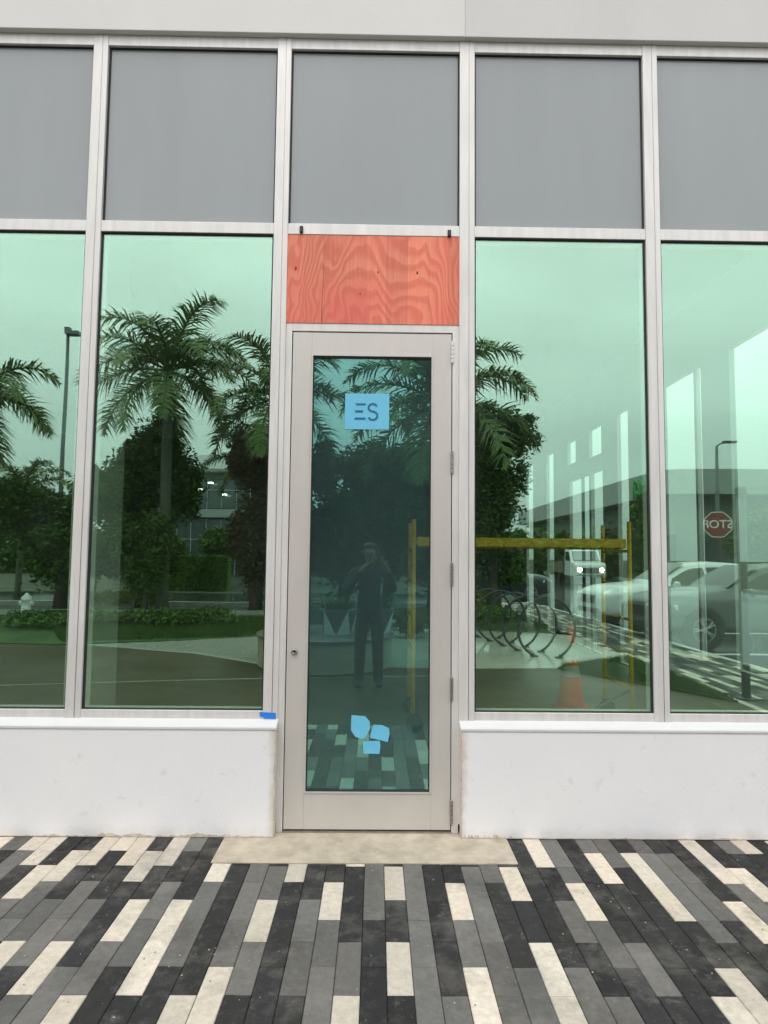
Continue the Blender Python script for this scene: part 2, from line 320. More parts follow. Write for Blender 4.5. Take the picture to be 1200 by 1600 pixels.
def tube(bm, pts, rad, n=8, closed=False, mi=0, cap=True):
    pts = [Vector(p) for p in pts]; rings = []
    up = Vector((0.13, 0.21, 1)).normalized(); prev = None
    for i, p in enumerate(pts):
        if closed: d = pts[(i+1) % len(pts)] - pts[i-1]
        else: d = pts[min(i+1, len(pts)-1)] - pts[max(i-1, 0)]
        d = d.normalized() if d.length > 1e-9 else Vector((0, 0, 1))
        a = (prev or (up if abs(d.dot(up)) < .95 else Vector((1, 0, 0)))); a = (a - d*a.dot(d)).normalized(); prev = a
        b = d.cross(a); rr = rad[i] if isinstance(rad, (list, tuple)) else rad
        rings.append([bm.verts.new(p + (a*math.cos(2*math.pi*k/n) + b*math.sin(2*math.pi*k/n))*rr) for k in range(n)])
    m = len(rings)
    for i in range(m if closed else m-1):
        A, Bq = rings[i], rings[(i+1) % m]
        for k in range(n):
            fc = bm.faces.new((A[k], A[(k+1) % n], Bq[(k+1) % n], Bq[k])); fc.material_index = mi
    if cap and not closed:
        for rg in (rings[0][::-1], rings[-1]):
            fc = bm.faces.new(rg); fc.material_index = mi
def lathe(bm, prof, n=24, c=(0, 0, 0), mi=0, axis='z', mis=None):
    rings = []
    for (rr, z) in prof:
        ring = []
        for k in range(n):
            a = 2*math.pi*k/n; p = (rr*math.cos(a), rr*math.sin(a), z)
            if axis == 'y': p = (p[0], p[2], p[1])
            if axis == 'x': p = (p[2], p[0], p[1])
            ring.append(bm.verts.new(Vector(p)+Vector(c)))
        rings.append(ring)
    for i in range(len(rings)-1):
        for k in range(n):
            fc = bm.faces.new((rings[i][k], rings[i][(k+1) % n], rings[i+1][(k+1) % n], rings[i+1][k]))
            fc.material_index = mis[i] if mis else mi
    fc = bm.faces.new(rings[0][::-1]); fc.material_index = mis[0] if mis else mi
    fc = bm.faces.new(rings[-1]); fc.material_index = mis[-1] if mis else mi
def prism(bm, poly, z0, z1, mi=0):
    a = [bm.verts.new((x, y, z0)) for x, y in poly]; b = [bm.verts.new((x, y, z1)) for x, y in poly]
    bm.faces.new(a[::-1]).material_index = mi; bm.faces.new(b).material_index = mi
    for i in range(len(poly)):
        j = (i+1) % len(poly); bm.faces.new((a[i], a[j], b[j], b[i])).material_index = mi
def prism_y(bm, poly, y0, y1, mi=0):       # polygon in x-z
    a = [bm.verts.new((x, y0, z)) for x, z in poly]; b = [bm.verts.new((x, y1, z)) for x, z in poly]
    bm.faces.new(a[::-1]).material_index = mi; bm.faces.new(b).material_index = mi
    for i in range(len(poly)):
        j = (i+1) % len(poly); bm.faces.new((a[i], a[j], b[j], b[i])).material_index = mi
def text_bm(txt, size, depth):
    cu = bpy.data.curves.new('t', 'FONT'); cu.body = txt; cu.size = size; cu.extrude = depth; cu.align_x = 'CENTER'; cu.align_y = 'CENTER'
    cu.offset = 0.012*size
    o = bpy.data.objects.new('t', cu); C.objects.link(o); bpy.context.view_layer.update()
    me = bpy.data.meshes.new_from_object(o.evaluated_get(bpy.context.evaluated_depsgraph_get()))
    bm = bmesh.new(); bm.from_mesh(me); bpy.data.objects.remove(o); bpy.data.curves.remove(cu); bpy.data.meshes.remove(me)
    return bm
def copy_tree(o, parent=None):
    c = o.copy(); C.objects.link(c)
    if parent: c.parent = parent
    for ch in [x for x in bpy.data.objects if x.parent == o]: copy_tree(ch, c)
    return c
def rotx(bm, a): bmesh.ops.rotate(bm, verts=bm.verts, cent=(0, 0, 0), matrix=Matrix.Rotation(a, 3, 'X'))
def rotz(bm, a): bmesh.ops.rotate(bm, verts=bm.verts, cent=(0, 0, 0), matrix=Matrix.Rotation(a, 3, 'Z'))
def trans(bm, v): bmesh.ops.translate(bm, verts=bm.verts, vec=v)

# ================================================================== THE BUILDING
bld = empty('commercial_building', (0, 0, 0), label='storefront building with pale aluminium frames, green reflective windows and white knee walls', cat='building')
Z_SILL, Z_G0, Z_G1, Z_U0, Z_U1, Z_TOP = 0.614, 0.655, 3.392, 3.457, 4.535, 4.60
mull = [(-3.885, -3.80), (-2.797, -2.713), (-1.711, -1.625), (-0.619, -0.537), (0.468, 0.557), (1.565, 1.652), (2.655, 2.742)]
bays = [(-4.90, -3.885), (-3.80, -2.797), (-2.713, -1.711), (-1.625, -0.619), (0.557, 1.565), (1.652, 2.655), (2.742, 3.62)]
for (a, b) in mull + [(-4.985, -4.90), (3.62, 3.70)]:
    bm = B(a, b, 0.0, 0.115, 0.05 if (a, b) in mull[3:5] else Z_SILL-0.03, Z_TOP)
    obj('mullion', bm, 'aluminium', bld, bev=0.003)
    # the shallow joint line down the mullion face (two-piece mullion)
    bm = bmesh.new(); xm = a + (b-a)*0.62
    box(bm, xm-0.0016, xm+0.0016, -0.0012, 0.01, Z_SILL, Z_TOP-0.002); obj('mullion_joint', bm, 'hinge_steel', bld)
ubays = bays[:4] + [(-0.537, 0.468)] + bays[4:]
for (a, b) in ubays:
    obj('head_rail', B(a, b, 0.004, 0.11, Z_U1, Z_TOP), 'aluminium', bld, bev=0.002)
    obj('transom_rail', B(a, b, 0.004, 0.11, Z_G1, Z_U0), 'aluminium', bld, bev=0.002)
    g = obj('spandrel_panel', B(a+0.007, b-0.007, 0.030, 0.045, Z_U0+0.007, Z_U1-0.007), 'spandrel', bld)
    bm = bmesh.new()
    box(bm, a, a+0.009, 0.022, 0.05, Z_U0, Z_U1); box(bm, b-0.009, b, 0.022, 0.05, Z_U0, Z_U1)
    box(bm, a+0.009, b-0.009, 0.022, 0.05, Z_U1-0.006, Z_U1); box(bm, a+0.009, b-0.009, 0.022, 0.05, Z_U0, Z_U0+0.006)
    obj('gasket', bm, 'gasket', g)
random.seed(5)
for i, (a, b) in enumerate(bays):
    obj('sill_rail', B(a, b, 0.004, 0.11, Z_SILL-0.02, Z_G0), 'aluminium', bld, bev=0.002)
    bm = B(a+0.006, b-0.006, -0.003, 0.003, Z_G0+0.005, Z_G1-0.006)
    g = obj('window_pane', bm, 'glass', bld); g.location = (0, 0.026, 0)
    bm = bmesh.new()
    box(bm, a, a+0.009, -0.010, 0.01, Z_G0, Z_G1); box(bm, b-0.009, b, -0.010, 0.01, Z_G0, Z_G1)
    box(bm, a+0.009, b-0.009, -0.014, 0.01, Z_G1-0.007, Z_G1); box(bm, a+0.009, b-0.009, -0.010, 0.01, Z_G0, Z_G0+0.006)
    obj('gasket', bm, 'gasket', g)
# door frame
bm = bmesh.new()
box(bm, -0.537, -0.500, 0.010, 0.11, 0.0, 2.862); box(bm, 0.430, 0.468, 0.010, 0.11, 0.0, 2.862)
box(bm, -0.500, 0.430, 0.010, 0.11, 2.815, 2.862); obj('door_frame', bm, 'aluminium', bld, bev=0.002)
obj('threshold_strip', B(-0.50, 0.43, 0.005, 0.10, 0.0, 0.009), 'hinge_steel', bld)
# jamb pieces between mullion and knee wall
door = obj('door', B(-0.495, -0.385, 0.014, 0.058, 0.015, 2.809), 'door_paint', bld, bev=0.0025)
bm = bmesh.new(); box(bm, 0.317, 0.425, 0.014, 0.058, 0.015, 2.809)
box(bm, -0.385, 0.317, 0.0145, 0.0575, 0.015, 0.210); box(bm, -0.385, 0.317, 0.0145, 0.0575, 2.682, 2.809)
obj('door_rails', bm, 'door_paint', door, bev=0.002)
bm = bmesh.new()      # glazing bead
box(bm, -0.385, -0.377, 0.010, 0.05, 0.210, 2.682); box(bm, 0.309, 0.317, 0.010, 0.05, 0.210, 2.682)
box(bm, -0.377, 0.309, 0.010, 0.05, 2.672, 2.682); box(bm, -0.377, 0.309, 0.010, 0.05, 0.210, 0.217)
obj('glazing_bead', bm, 'door_paint', door)
bm = bmesh.new()
box(bm, -0.377, -0.371, 0.018, 0.05, 0.217, 2.672); box(bm, 0.303, 0.309, 0.018, 0.05, 0.217, 2.672)
box(bm, -0.371, 0.303, 0.018, 0.05, 2.662, 2.672); box(bm, -0.371, 0.303, 0.018, 0.05, 0.217, 0.223)
obj('gasket', bm, 'gasket', door)
g = obj('door_pane', B(-0.371, 0.303, -0.003, 0.003, 0.223, 2.662), 'door_glass', door); g.location = (0, 0.030, 0)
for z in (2.70, 2.058, 1.421, 0.782, 0.113):
    bm = bmesh.new()
    for k in range(5):
        z0 = z-0.062+k*0.025
        lathe(bm, [(0.004, z0), (0.0085, z0+0.001), (0.0085, z0+0.0225), (0.004, z0+0.0235)], 12, (0.4295, 0.006, 0))
    lathe(bm, [(0.003, z-0.068), (0.006, z-0.064), (0.006, z-0.062)], 10, (0.4295, 0.006, 0))
    lathe(bm, [(0.006, z+0.062), (0.006, z+0.064), (0.003, z+0.068)], 10, (0.4295, 0.006, 0))
    obj('hinge', bm, 'hinge_steel' if z < 2.5 else 'aluminium', door, smooth=False)
bm = bmesh.new()
lathe(bm, [(0.019, 0.016), (0.019, 0.010), (0.0155, 0.003), (0.0105, 0.001), (0.0095, 0.0035), (0.002, 0.0035)], 24, (-0.452, 0, 0.979), axis='y')
lk = obj('lock_cylinder', bm, 'rim', door, smooth=True)
obj('keyhole', B(-0.4535, -0.4505, -0.001, 0.006, 0.973, 0.985), 'black_plastic', lk)
# plywood transom
ply = obj('plywood_panel', B(-0.5025, 0.5025, 0.006, 0.022, -0.2635, 0.2635), 'plywood', bld); ply.location = (-0.0345, 0, 3.1255)
for kx, kz, s_ in ((-0.487, 3.185, .010), (-0.008, 3.170, .008), (0.222, 3.170, .010), (-0.11, 3.04, .006)):
    n = 14; random.seed(int(kz*1000+kx*77)); bm = bmesh.new()
    prism_y(bm, [(kx+s_*.55*math.cos(t*2*math.pi/n)*random.uniform(.7, 1.2), kz+s_*1.1*math.sin(t*2*math.pi/n)*random.uniform(.7, 1.2)) for t in range(n)], 0.0052, 0.0075)
    trans(bm, (0.0345, 0, -3.1255)); obj('knot', bm, 'knot', ply)
bm = bmesh.new()
prism_y(bm, [(-0.3335, 2.865), (-0.3305, 2.865), (-0.3295, 3.0), (-0.3250, 3.1), (-0.3230, 3.38), (-0.3240, 3.38), (-0.3262, 3.1), (-0.3315, 2.98)], 0.0052, 0.0075)
trans(bm, (0.0345, 0, -3.1255)); obj('crack', bm, 'knot', ply)
obj('gap', B(-0.537, 0.468, 0.03, 0.06, 3.386, 3.3915), 'gasket', bld)
# knee walls
def kneewall(x0, x1, ends):
    bm = bmesh.new()
    box(bm, x0, x1, -0.055, -0.002, 0.0, 0.574)
    o = obj('knee_wall', bm, 'knee_stucco', bld, bev=0.006)
    bm = bmesh.new()
    prof = [(-0.060, 0.566), (-0.060, 0.581), (-0.052, 0.588), (0.006, 0.612), (0.05, 0.612), (0.05, 0.5745), (-0.05, 0.5745), (-0.053, 0.566)]
    a = [bm.verts.new((x0-0.003, y, z)) for y, z in prof]; b = [bm.verts.new((x1+0.003, y, z)) for y, z in prof]
    bm.faces.new(a); bm.faces.new(b[::-1])
    for i in range(len(prof)):
        j = (i+1) % len(prof); bm.faces.new((a[i], b[i], b[j], a[j]))
    obj('wall_cap', bm, 'wall_cap', o, bev=0.004)
    bm = bmesh.new(); box(bm, x0+.01, x1-.01, -0.0019, 0.40, 0.0, 0.573); obj('wall_core', bm, 'interior_paint', o)
    return o
kl = kneewall(-6.4, -0.535, 0); kr = kneewall(0.474, 3.70, 0)
def ragged(bm, x0, x1, z0, amp, yf, n, seed, vert=False):
    random.seed(seed); pts = []
    h = 0.0
    for i in range(n+1):
        h = max(0.0006, 0.6*h + random.random()**3*amp); pts.append(h)
    for i in range(n):
        a = x0+(x1-x0)*i/n; b = x0+(x1-x0)*(i+1)/n
        if vert:
            sgn = z0[1]; q = [(z0[0], a), (z0[0]+sgn*pts[i], a), (z0[0]+sgn*pts[i+1], b), (z0[0], b)]
        else: q = [(a, z0), (b, z0), (b, z0+pts[i+1]), (a, z0+pts[i])]
        prism_y(bm, q, yf-0.0012, yf+0.002)
bm = bmesh.new(); ragged(bm, -6.3, -0.54, 0.001, 0.016, -0.055, 340, 3); ragged(bm, 0.003, 0.56, (-0.5352, -1), 0.006, -0.055, 260, 8, True); obj('base_stain', bm, 'stain', kl)
bm = bmesh.new(); ragged(bm, 0.48, 0.75, 0.001, 0.016, -0.055, 120, 4); ragged(bm, 0.75, 3.65, 0.001, 0.006, -0.055, 200, 6); ragged(bm, 0.003, 0.56, (0.4745, 1), 0.007, -0.055, 260, 9, True); obj('base_stain', bm, 'stain', kr)
# fascia
obj('fascia', B(-6.4, 0.495, -0.032, 0.35, 4.602, 6.2), 'stucco_fascia', bld, bev=0.004)
obj('fascia', B(0.4951, 3.70, -0.0305, 0.35, 4.602, 6.2), 'stucco_fascia_grey', bld, bev=0.004)
# left solid end, back, side, interior
obj('end_wall', B(-6.4, -4.986, -0.02, 0.4, 0.575, 4.60), 'stucco', bld)
obj('ceiling', B(-6.4, 3.55, 0.36, 13.2, 4.45, 4.60), 'interior_paint', bld)
obj('roof', B(-6.4, 3.70, 0.351, 13.3, 6.0, 6.2), 'stucco_fascia', bld)
obj('back_wall', B(-6.4, 3.549, 13.2, 13.4, 0.0, 6.0), 'interior_paint', bld)
obj('interior_wall', B(-6.6, -6.401, 0.0, 13.4, 0.0, 6.2), 'interior_paint', bld)
obj('interior_floor', B(-6.4, 3.55, 0.12, 13.2, -0.1, 0.006), 'interior_floor', bld)
# side wall X=3.6..3.7 with tall openings
opens = [(0.35, 2.63, .44, 3.67, 0), (3.30, 4.13, .44, 3.67, 3.44), (5.36, 5.62, .02, 3.67, 0), (6.44, 6.86, 3.20, 3.67, 0), (6.40, 6.78, .02, 2.93, 0),
         (7.75, 8.05, 3.25, 3.67, 0), (7.05, 7.95, .02, 2.93, 0), (9.2, 9.5, .02, 3.67, 0), (10.9, 11.3, .02, 3.67, 0)]
opens = [(a, b+0.06*(b+3.6)/3.6, c, d, m) for a, b, c, d, m in opens]
ycuts = sorted({0.0, 13.4} | {o[0] for o in opens} | {o[1] for o in opens})
bm = bmesh.new()
for i in range(len(ycuts)-1):
    y0, y1 = ycuts[i], ycuts[i+1]; segs = [(0.0, 6.0)]
    for (a, b, c, d, _) in opens:
        if a <= y0 and b >= y1:
            ns = []
            for s in segs:
                if s[1] <= c or s[0] >= d: ns.append(s); continue
                if s[0] < c: ns.append((s[0], c))
                if s[1] > d: ns.append((d, s[1]))
            segs = ns
    for s in segs: box(bm, 3.57, 3.63, y0+1e-4, y1-1e-4, s[0], s[1])
obj('side_wall', bm, 'column_paint', bld)
for (a, b, c, d, m) in opens:
    s = obj('side_window', B(3.600, 3.606, a, b, c, d), 'side_glass', bld)
    if m: obj('window_frame', B(3.575, 3.625, m-0.02, m+0.03, c, d), 'aluminium', s)
    if a == 7.05: obj('window_frame', B(3.575, 3.625, 7.44, 7.47, c, d), 'dark_metal', s)
obj('interior_column', B(-1.96, -1.79, .5, .9, 0.007, 4.44), 'column_grey', bld, bev=.004)
obj('ceiling_duct', B(-6.3, 2.6, 9.0, 9.5, 3.9, 4.4), 'duct', bld, bev=0.02)

# threshold slab
struct('door_apron', B(-0.80, 0.722, -0.338, 0.11, -0.05, 0.0), 'concrete_slab')

# ================================================================== PAVING
P, X0 = 0.094, 0.055
RB = [0.0] + [-0.055-0.1545*k for k in range(0, 14)]   # module boundaries m=-1..12
PAT = {}
def pset(k, col, *ms):
    for m in ms: PAT[(k, m)] = col
rg = lambda a, b: range(a, b+1)
for k, a, b in ((-20, -1, 0), (-19, -1, 1), (-18, 2, 3), (-17, 1, 2), (-16, -1, 1), (-15, -1, 0), (-14, -1, 1), (-13, 1, 2), (-12, -1, 1), (-12, 4, 5), (-10, 4, 7),
                (-14, 6, 7), (-16, 6, 7), (-12, 8, 9), (-9, 1, 2), (-6, 4, 5), (-5, 1, 2), (-3, 3, 4), (-2, 1, 1), (-7, 7, 10), (-8, 8, 9), (-2, 8, 9),
                (0, 2, 3), (3, 3, 4), (0, 6, 7), (3, 7, 10), (6, 2, 3), (8, -1, 1), (6, 6, 9), (11, 1, 2), (9, 3, 4), (13, 1, 4), (17, -1, 2), (18, 2, 3),
                (16, 4, 5), (20, -1, 0), (13, 7, 10), (12, 8, 9)): pset(k, 'W', *rg(a, b))
for k, a, b in ((-21, -1, 0), (-20, 1, 2), (-17, 3, 5), (-15, 3, 6), (-14, 4, 5), (-11, 3, 6), (-12, 6, 7), (-13, 7, 8), (-14, 8, 9), (-9, 3, 6), (-11, -1, 0),
                (-7, 1, 6), (-6, 2, 3), (-6, 6, 7), (-4, 4, 7), (-3, 5, 10), (-2, 6, 7), (-1, 1, 4), (1, 1, 10), (2, 8, 10), (3, 5, 6), (4, 2, 10), (5, 1, 2),
                (5, 7, 10), (7, 7, 8), (8, 4, 5), (8, 8, 10), (9, -1, 2), (9, 5, 6), (10, 6, 7), (11, -1, 0), (12, -1, 1), (14, -1, 5), (15, 1, 4), (17, 3, 5),
                (18, 4, 6), (19, -1, 0), (-18, 4, 6), (-16, 4, 5)): pset(k, 'G', *rg(a, b))
random.seed(42)
SH = {'W': (0.56, 0.50, 0.42), 'G': (0.125, 0.120, 0.112), 'D': (0.024, 0.0235, 0.0235)}
def paving(name, regions):
    """regions: (k0, k1, ylo, yhi, traced)"""
    bm = bmesh.new(); cl = bm.loops.layers.float_color.new('Col')
    def block(x0, x1, y0, y1, colr):
        g = 0.0011; x0 += g; x1 -= g; y0 += g; y1 -= g; zt = -0.002 + random.uniform(-0.0012, 0.0012); b = 0.0028
        tx, ty = random.uniform(-.0008, .0008), random.uniform(-.0006, .0006)
        lo = [bm.verts.new(p) for p in ((x0, y0, -0.03), (x1, y0, -0.03), (x1, y1, -0.03), (x0, y1, -0.03))]
        md = [bm.verts.new((x, y, zt-b)) for x, y in ((x0, y0), (x1, y0), (x1, y1), (x0, y1))]
        tp = [bm.verts.new((x, y, zt+s*tx+q*ty)) for x, y, s, q in ((x0+b, y0+b, -1, -1), (x1-b, y0+b, 1, -1), (x1-b, y1-b, 1, 1), (x0+b, y1-b, -1, 1))]
        fs = [bm.faces.new(tp)]
        for i in range(4):
            j = (i+1) % 4
            fs.append(bm.faces.new((md[i], md[j], tp[j], tp[i]))); fs.append(bm.faces.new((lo[i], lo[j], md[j], md[i])))
        base = SH[colr]; v = random.uniform(0.86, 1.15); wv = random.uniform(-0.02, 0.02)
        if colr == 'D': v = random.uniform(0.75, 1.35)
        if colr == 'G': v = random.uniform(0.80, 1.22)
        c = (base[0]*v*(1+wv), base[1]*v, base[2]*v*(1-wv), 1)
        for fc in fs:
            for lp in fc.loops: lp[cl] = c
    for (k0, k1, mlo, mhi) in regions:
        for k in range(k0, k1):
            xa, xb = X0+P*k, X0+P*(k+1); m = mlo; par = random.randrange(2)
            while m <= mhi:
                if (k, m) in PAT or (-21 <= k <= 21 and m <= 9):
                    c = PAT.get((k, m), 'D'); n = 1
                    lim = 2
                    if m == -1: lim = 3 if c == 'W' else random.choice((1, 2, 3))
                    while n < lim and m+n <= mhi and PAT.get((k, m+n), 'D') == c: n += 1
                else:
                    c = random.choices('WGD', (0.22, 0.36, 0.42))[0]; n = random.choice((2, 2, 2, 4)) if m > mlo else random.choice((1, 2))
                    n = min(n, mhi-m+1)
                yb = -0.055-0.1545*m if m >= 0 else 0.0
                ye = -0.055-0.1545*(m+n)
                if -9 <= k <= 6:
                    if ye > -0.34: m += n; continue
                    yb = min(yb, -0.34)
                if n == 4:
                    mid = (yb+ye)/2; block(xa, xb, mid, yb, c); block(xa, xb, ye, mid, c)
                else: block(xa, xb, ye, yb, c)
                m += n
    return struct(name, bm, 'pavers')
paving('pavement', [(-70, 57, -1, 13), (41, 57, 14, 120)])
struct('paver_bed', B(-6.6, 5.45, -2.30, 0.0, -0.08, -0.010), 'paver_bed')
def sheet(name, poly, z, m, t=0.05):
    bm = bmesh.new(); prism(bm, poly, z-t, z); return struct(name, bm, m)
sheet('ground', [(-700, -900), (900, -900), (900, 700), (-700, 700)], -0.14, 'earth', 0.5)
sheet('path', [(-14, -2.225), (3.9, -2.225), (3.9, -3.22), (2.5, -5.28), (1.36, -5.20), (-1.54, -5.34), (-2.8, -6.32), (-4.89, -7.18), (-14, -7.6)], -0.004, 'path_concrete')
sheet('path_joint', [(-9, -3.04), (-9, -3.01), (-1.37, -4.34), (1.0, -4.64), (1.0, -4.68), (-1.37, -4.39)], 0.000, 'joint_sand', 0.01)
sheet('pad', [(1.355, -5.19), (2.5, -5.27), (3.95, -6.30), (3.95, -9.0), (3.3, -9.6), (2.06, -9.83), (-0.6, -13.5), (-1.3, -9.2), (-1.7, -6.5), (-1.2, -5.33)], -0.0025, 'wet_concrete', 0.08)
sheet('lawn_bed', [(3.89, -3.24), (3.895, -6.24), (3.0, -5.62), (2.54, -5.27)], 0.02, 'lawn', 0.2)
sheet('lawn', [(-2.6, -8.2), (-1.5, -9.4), (-2.5, -12.4), (-8.0, -12.2), (-18, -12.0), (-18, -7.8), (-5.4, -7.3)], -0.004, 'lawn', 0.1)
sheet('lawn_strip', [(2.2, -9.9), (3.3, -9.7), (3.88, -10.2), (3.88, -17), (2.0, -17), (0.2, -14)], -0.002, 'lawn', 0.1)
sheet('gravel_bed', [(-1.55, -5.36), (-1.72, -6.5), (-1.35, -9.1), (-2.55, -8.15), (-4.85, -7.22), (-2.82, -6.34)], -0.003, 'gravel', 0.06)
sheet('gravel_strip', [(-2.6, -12.5), (-18, -12.3), (-18, -14.0), (-2.4, -14.3)], -0.006, 'gravel', 0.06)
sheet('street', [(5.5, -2.3), (5.5, -260), (19.3, -260), (19.3, -2.3), (19.3, 60), (5.5, 60)], -0.12, 'road', 0.05)
sheet('back_street', [(5.49, -17.8), (-70, -16.6), (-70, -23.5), (5.49, -24.5)], -0.121, 'road', 0.05)
bm = bmesh.new(); box(bm, 5.40, 5.52, -17.3, 40, -0.16, 0.002); struct('kerb', bm, 'kerb', bev=0.012)
bm = bmesh.new(); prism(bm, [(-60, -16.25), (-60, -16.05), (5.3, -17.2), (5.3, -17.42)], -0.15, 0.02); struct('kerb', bm, 'kerb')
bm = bmesh.new(); box(bm, 19.3, 19.5, -150, 30, -0.16, 0.0); struct('kerb', bm, 'kerb')
bm = bmesh.new()
for y in (-7.55, -10.7, -13.8): box(bm, 5.7, 10.2, y-0.05, y+0.05, -0.119, -0.112)
for i in range(14): box(bm, 13.4, 13.55, -18-i*8, -14-i*8, -0.119, -0.112)
struct('road_markings', bm, 'white_paint')

# gravel stones
random.seed(9); bm = bmesh.new()
tri = [(-1.58, -5.45), (-1.7, -6.5), (-1.45, -8.9), (-2.55, -8.05), (-4.6, -7.15), (-2.82, -6.45)]
def inside(x, y, poly):
    c = False; j = len(poly)-1
    for i in range(len(poly)):
        xi, yi = poly[i]; xj, yj = poly[j]
        if (yi > y) != (yj > y) and x < (xj-xi)*(y-yi)/(yj-yi)+xi: c = not c
        j = i
    return c
cnt = 0
while cnt < 5200:
    x, y = random.uniform(-4.8, -1.4), random.uniform(-9, -5.4)
    if not inside(x, y, tri): continue
    s = random.uniform(0.015, 0.04); cnt += 1
    vs = [bm.verts.new((x+s*math.cos(a)*random.uniform(.7, 1.2), y+s*math.sin(a)*random.uniform(.7, 1.2), -0.003)) for a in (0, 1.5, 3.1, 4.6)]
    tp = bm.verts.new((x, y, s*random.uniform(.5, .9)))
    for i in range(4): bm.faces.new((vs[i], vs[(i+1) % 4], tp))
tag(obj('gravel', bm, 'gravel'), 'loose pale stones covering the wedge beside the brown path', 'gravel', kind='stuff')

random.seed(123); bm = bmesh.new()
for i in range(520):
    x, y = random.uniform(-2.6, 2.6), -0.06-2.1*random.random()**.8
    s_ = random.choice((.0018, .0025, .003, .0045)); a = random.uniform(0, 6.28)
    q = [bm.verts.new((x+s_*math.cos(a+k*1.57)*random.uniform(.6, 1.3), y+s_*math.sin(a+k*1.57)*random.uniform(.6, 1.3), .0002)) for k in range(4)]
    t_ = bm.verts.new((x, y, s_*.7+.0005))
    for k in range(4): bm.faces.new((q[k], q[(k+1) % 4], t_))
tag(obj('debris', bm, 'gravel'), 'tiny pale grit scattered over the paving', 'grit', kind='stuff')

# ================================================================== THINGS ON THE FACADE
card = empty('paper_sign', (-0.0615, 0.027, 2.3505), label='square light blue sign reading ES stuck on the upper door glass', cat='sign')
bm = B(-0.1275, 0.1275, -0.0026, -0.0006, -0.1045, 0.1045); obj('sheet', bm, 'card_blue', card)
bm = bmesh.new()
# letters: x measured from card centre; E of three bars (the top one cut at an angle)
prism_y(bm, [(-0.069, 0.047), (-0.009, 0.047), (-0.009, 0.036), (-0.060, 0.036)], -0.0042, -0.0028)
prism_y(bm, [(-0.069, 0.006), (-0.024, 0.006), (-0.024, -0.006), (-0.069, -0.006)], -0.0042, -0.0028)
prism_y(bm, [(-0.069, -0.036), (-0.009, -0.036), (-0.009, -0.048), (-0.074, -0.048)], -0.0042, -0.0028)
obj('letter', bm, 'letter_blue', card)
bm = bmesh.new()   # S as a stroked curve
pts = []
for i in range(13): a = R(25+i*(245/12)); pts.append((0.033+0.0245*math.cos(a), 0.0225+0.0225*math.sin(a)))
for i in range(1, 13): a = R(90-i*(245/12)); pts.append((0.033+0.0265*math.cos(a), -0.0245+0.0245*math.sin(a)))
hw = 0.0056
Lp, Rp = [], []
for i, (x, z) in enumerate(pts):
    a, b = pts[max(0, i-1)], pts[min(len(pts)-1, i+1)]; dx, dz = b[0]-a[0], b[1]-a[1]; q = math.hypot(dx, dz)
    Lp.append((x-dz/q*hw, z+dx/q*hw)); Rp.append((x+dz/q*hw, z-dx/q*hw))
for i in range(len(pts)-1): prism_y(bm, [Lp[i], Lp[i+1], Rp[i+1], Rp[i]], -0.0042, -0.0028)
obj('letter', bm, 'letter_blue', card)

def decal(name, poly, m, lab, cat, y=0.0262, group=None):
    cx = sum(p[0] for p in poly)/len(poly); cz = sum(p[1] for p in poly)/len(poly)
    bm = bmesh.new(); prism_y(bm, [(x-cx, z-cz) for x, z in poly], -0.0010, 0.0006)
    o = obj(name, bm, m, loc=(cx, y, cz)); return tag(o, lab, cat, group)
GP = 'blue film pieces low on the door glass'
decal('film_piece', [(-0.128, 0.630), (-0.052, 0.625), (-0.026, 0.596), (-0.024, 0.560), (-0.040, 0.520), (-0.066, 0.500), (-0.105, 0.512), (-0.130, 0.548)], 'card_blue',
      'tall six sided blue film piece, upper left of three low on the door', 'sticker', group=GP)
decal('film_piece', [(-0.004, 0.578), (0.044, 0.577), (0.082, 0.560), (0.086, 0.532), (0.076, 0.484), (0.040, 0.494), (-0.022, 0.506), (-0.020, 0.530)], 'card_blue',
      'slanted blue film piece, right hand one of three low on the door', 'sticker', group=GP, y=0.0260)
decal('film_piece', [(-0.062, 0.488), (0.032, 0.491), (0.036, 0.462), (0.030, 0.420), (-0.058, 0.421)], 'card_blue',
      'squarish blue film piece, lowest of three on the door glass', 'sticker', group=GP, y=0.0256)
decal('painter_tape', [(-0.636, 0.650), (-0.547, 0.646), (-0.545, 0.613), (-0.612, 0.614), (-0.616, 0.624), (-0.634, 0.627)], 'tape_blue',
      'short strip of bright blue tape on the window frame left of the door', 'tape', y=-0.0012)
for x, z, side in ((-0.458, 3.418, 'left'), (0.408, 3.409, 'right')):
    bm = bmesh.new(); box(bm, -0.010, 0.010, -0.008, 0.001, -0.022, 0.020); box(bm, -0.006, 0.006, -0.014, -0.008, -0.018, 0.004)
    tag(obj('bracket_clip', bm, 'black_plastic', loc=(x, 0.003, z), bev=0.002), f'small black clip on the rail above the {side} end of the red plywood', 'clip', 'black clips above the plywood')

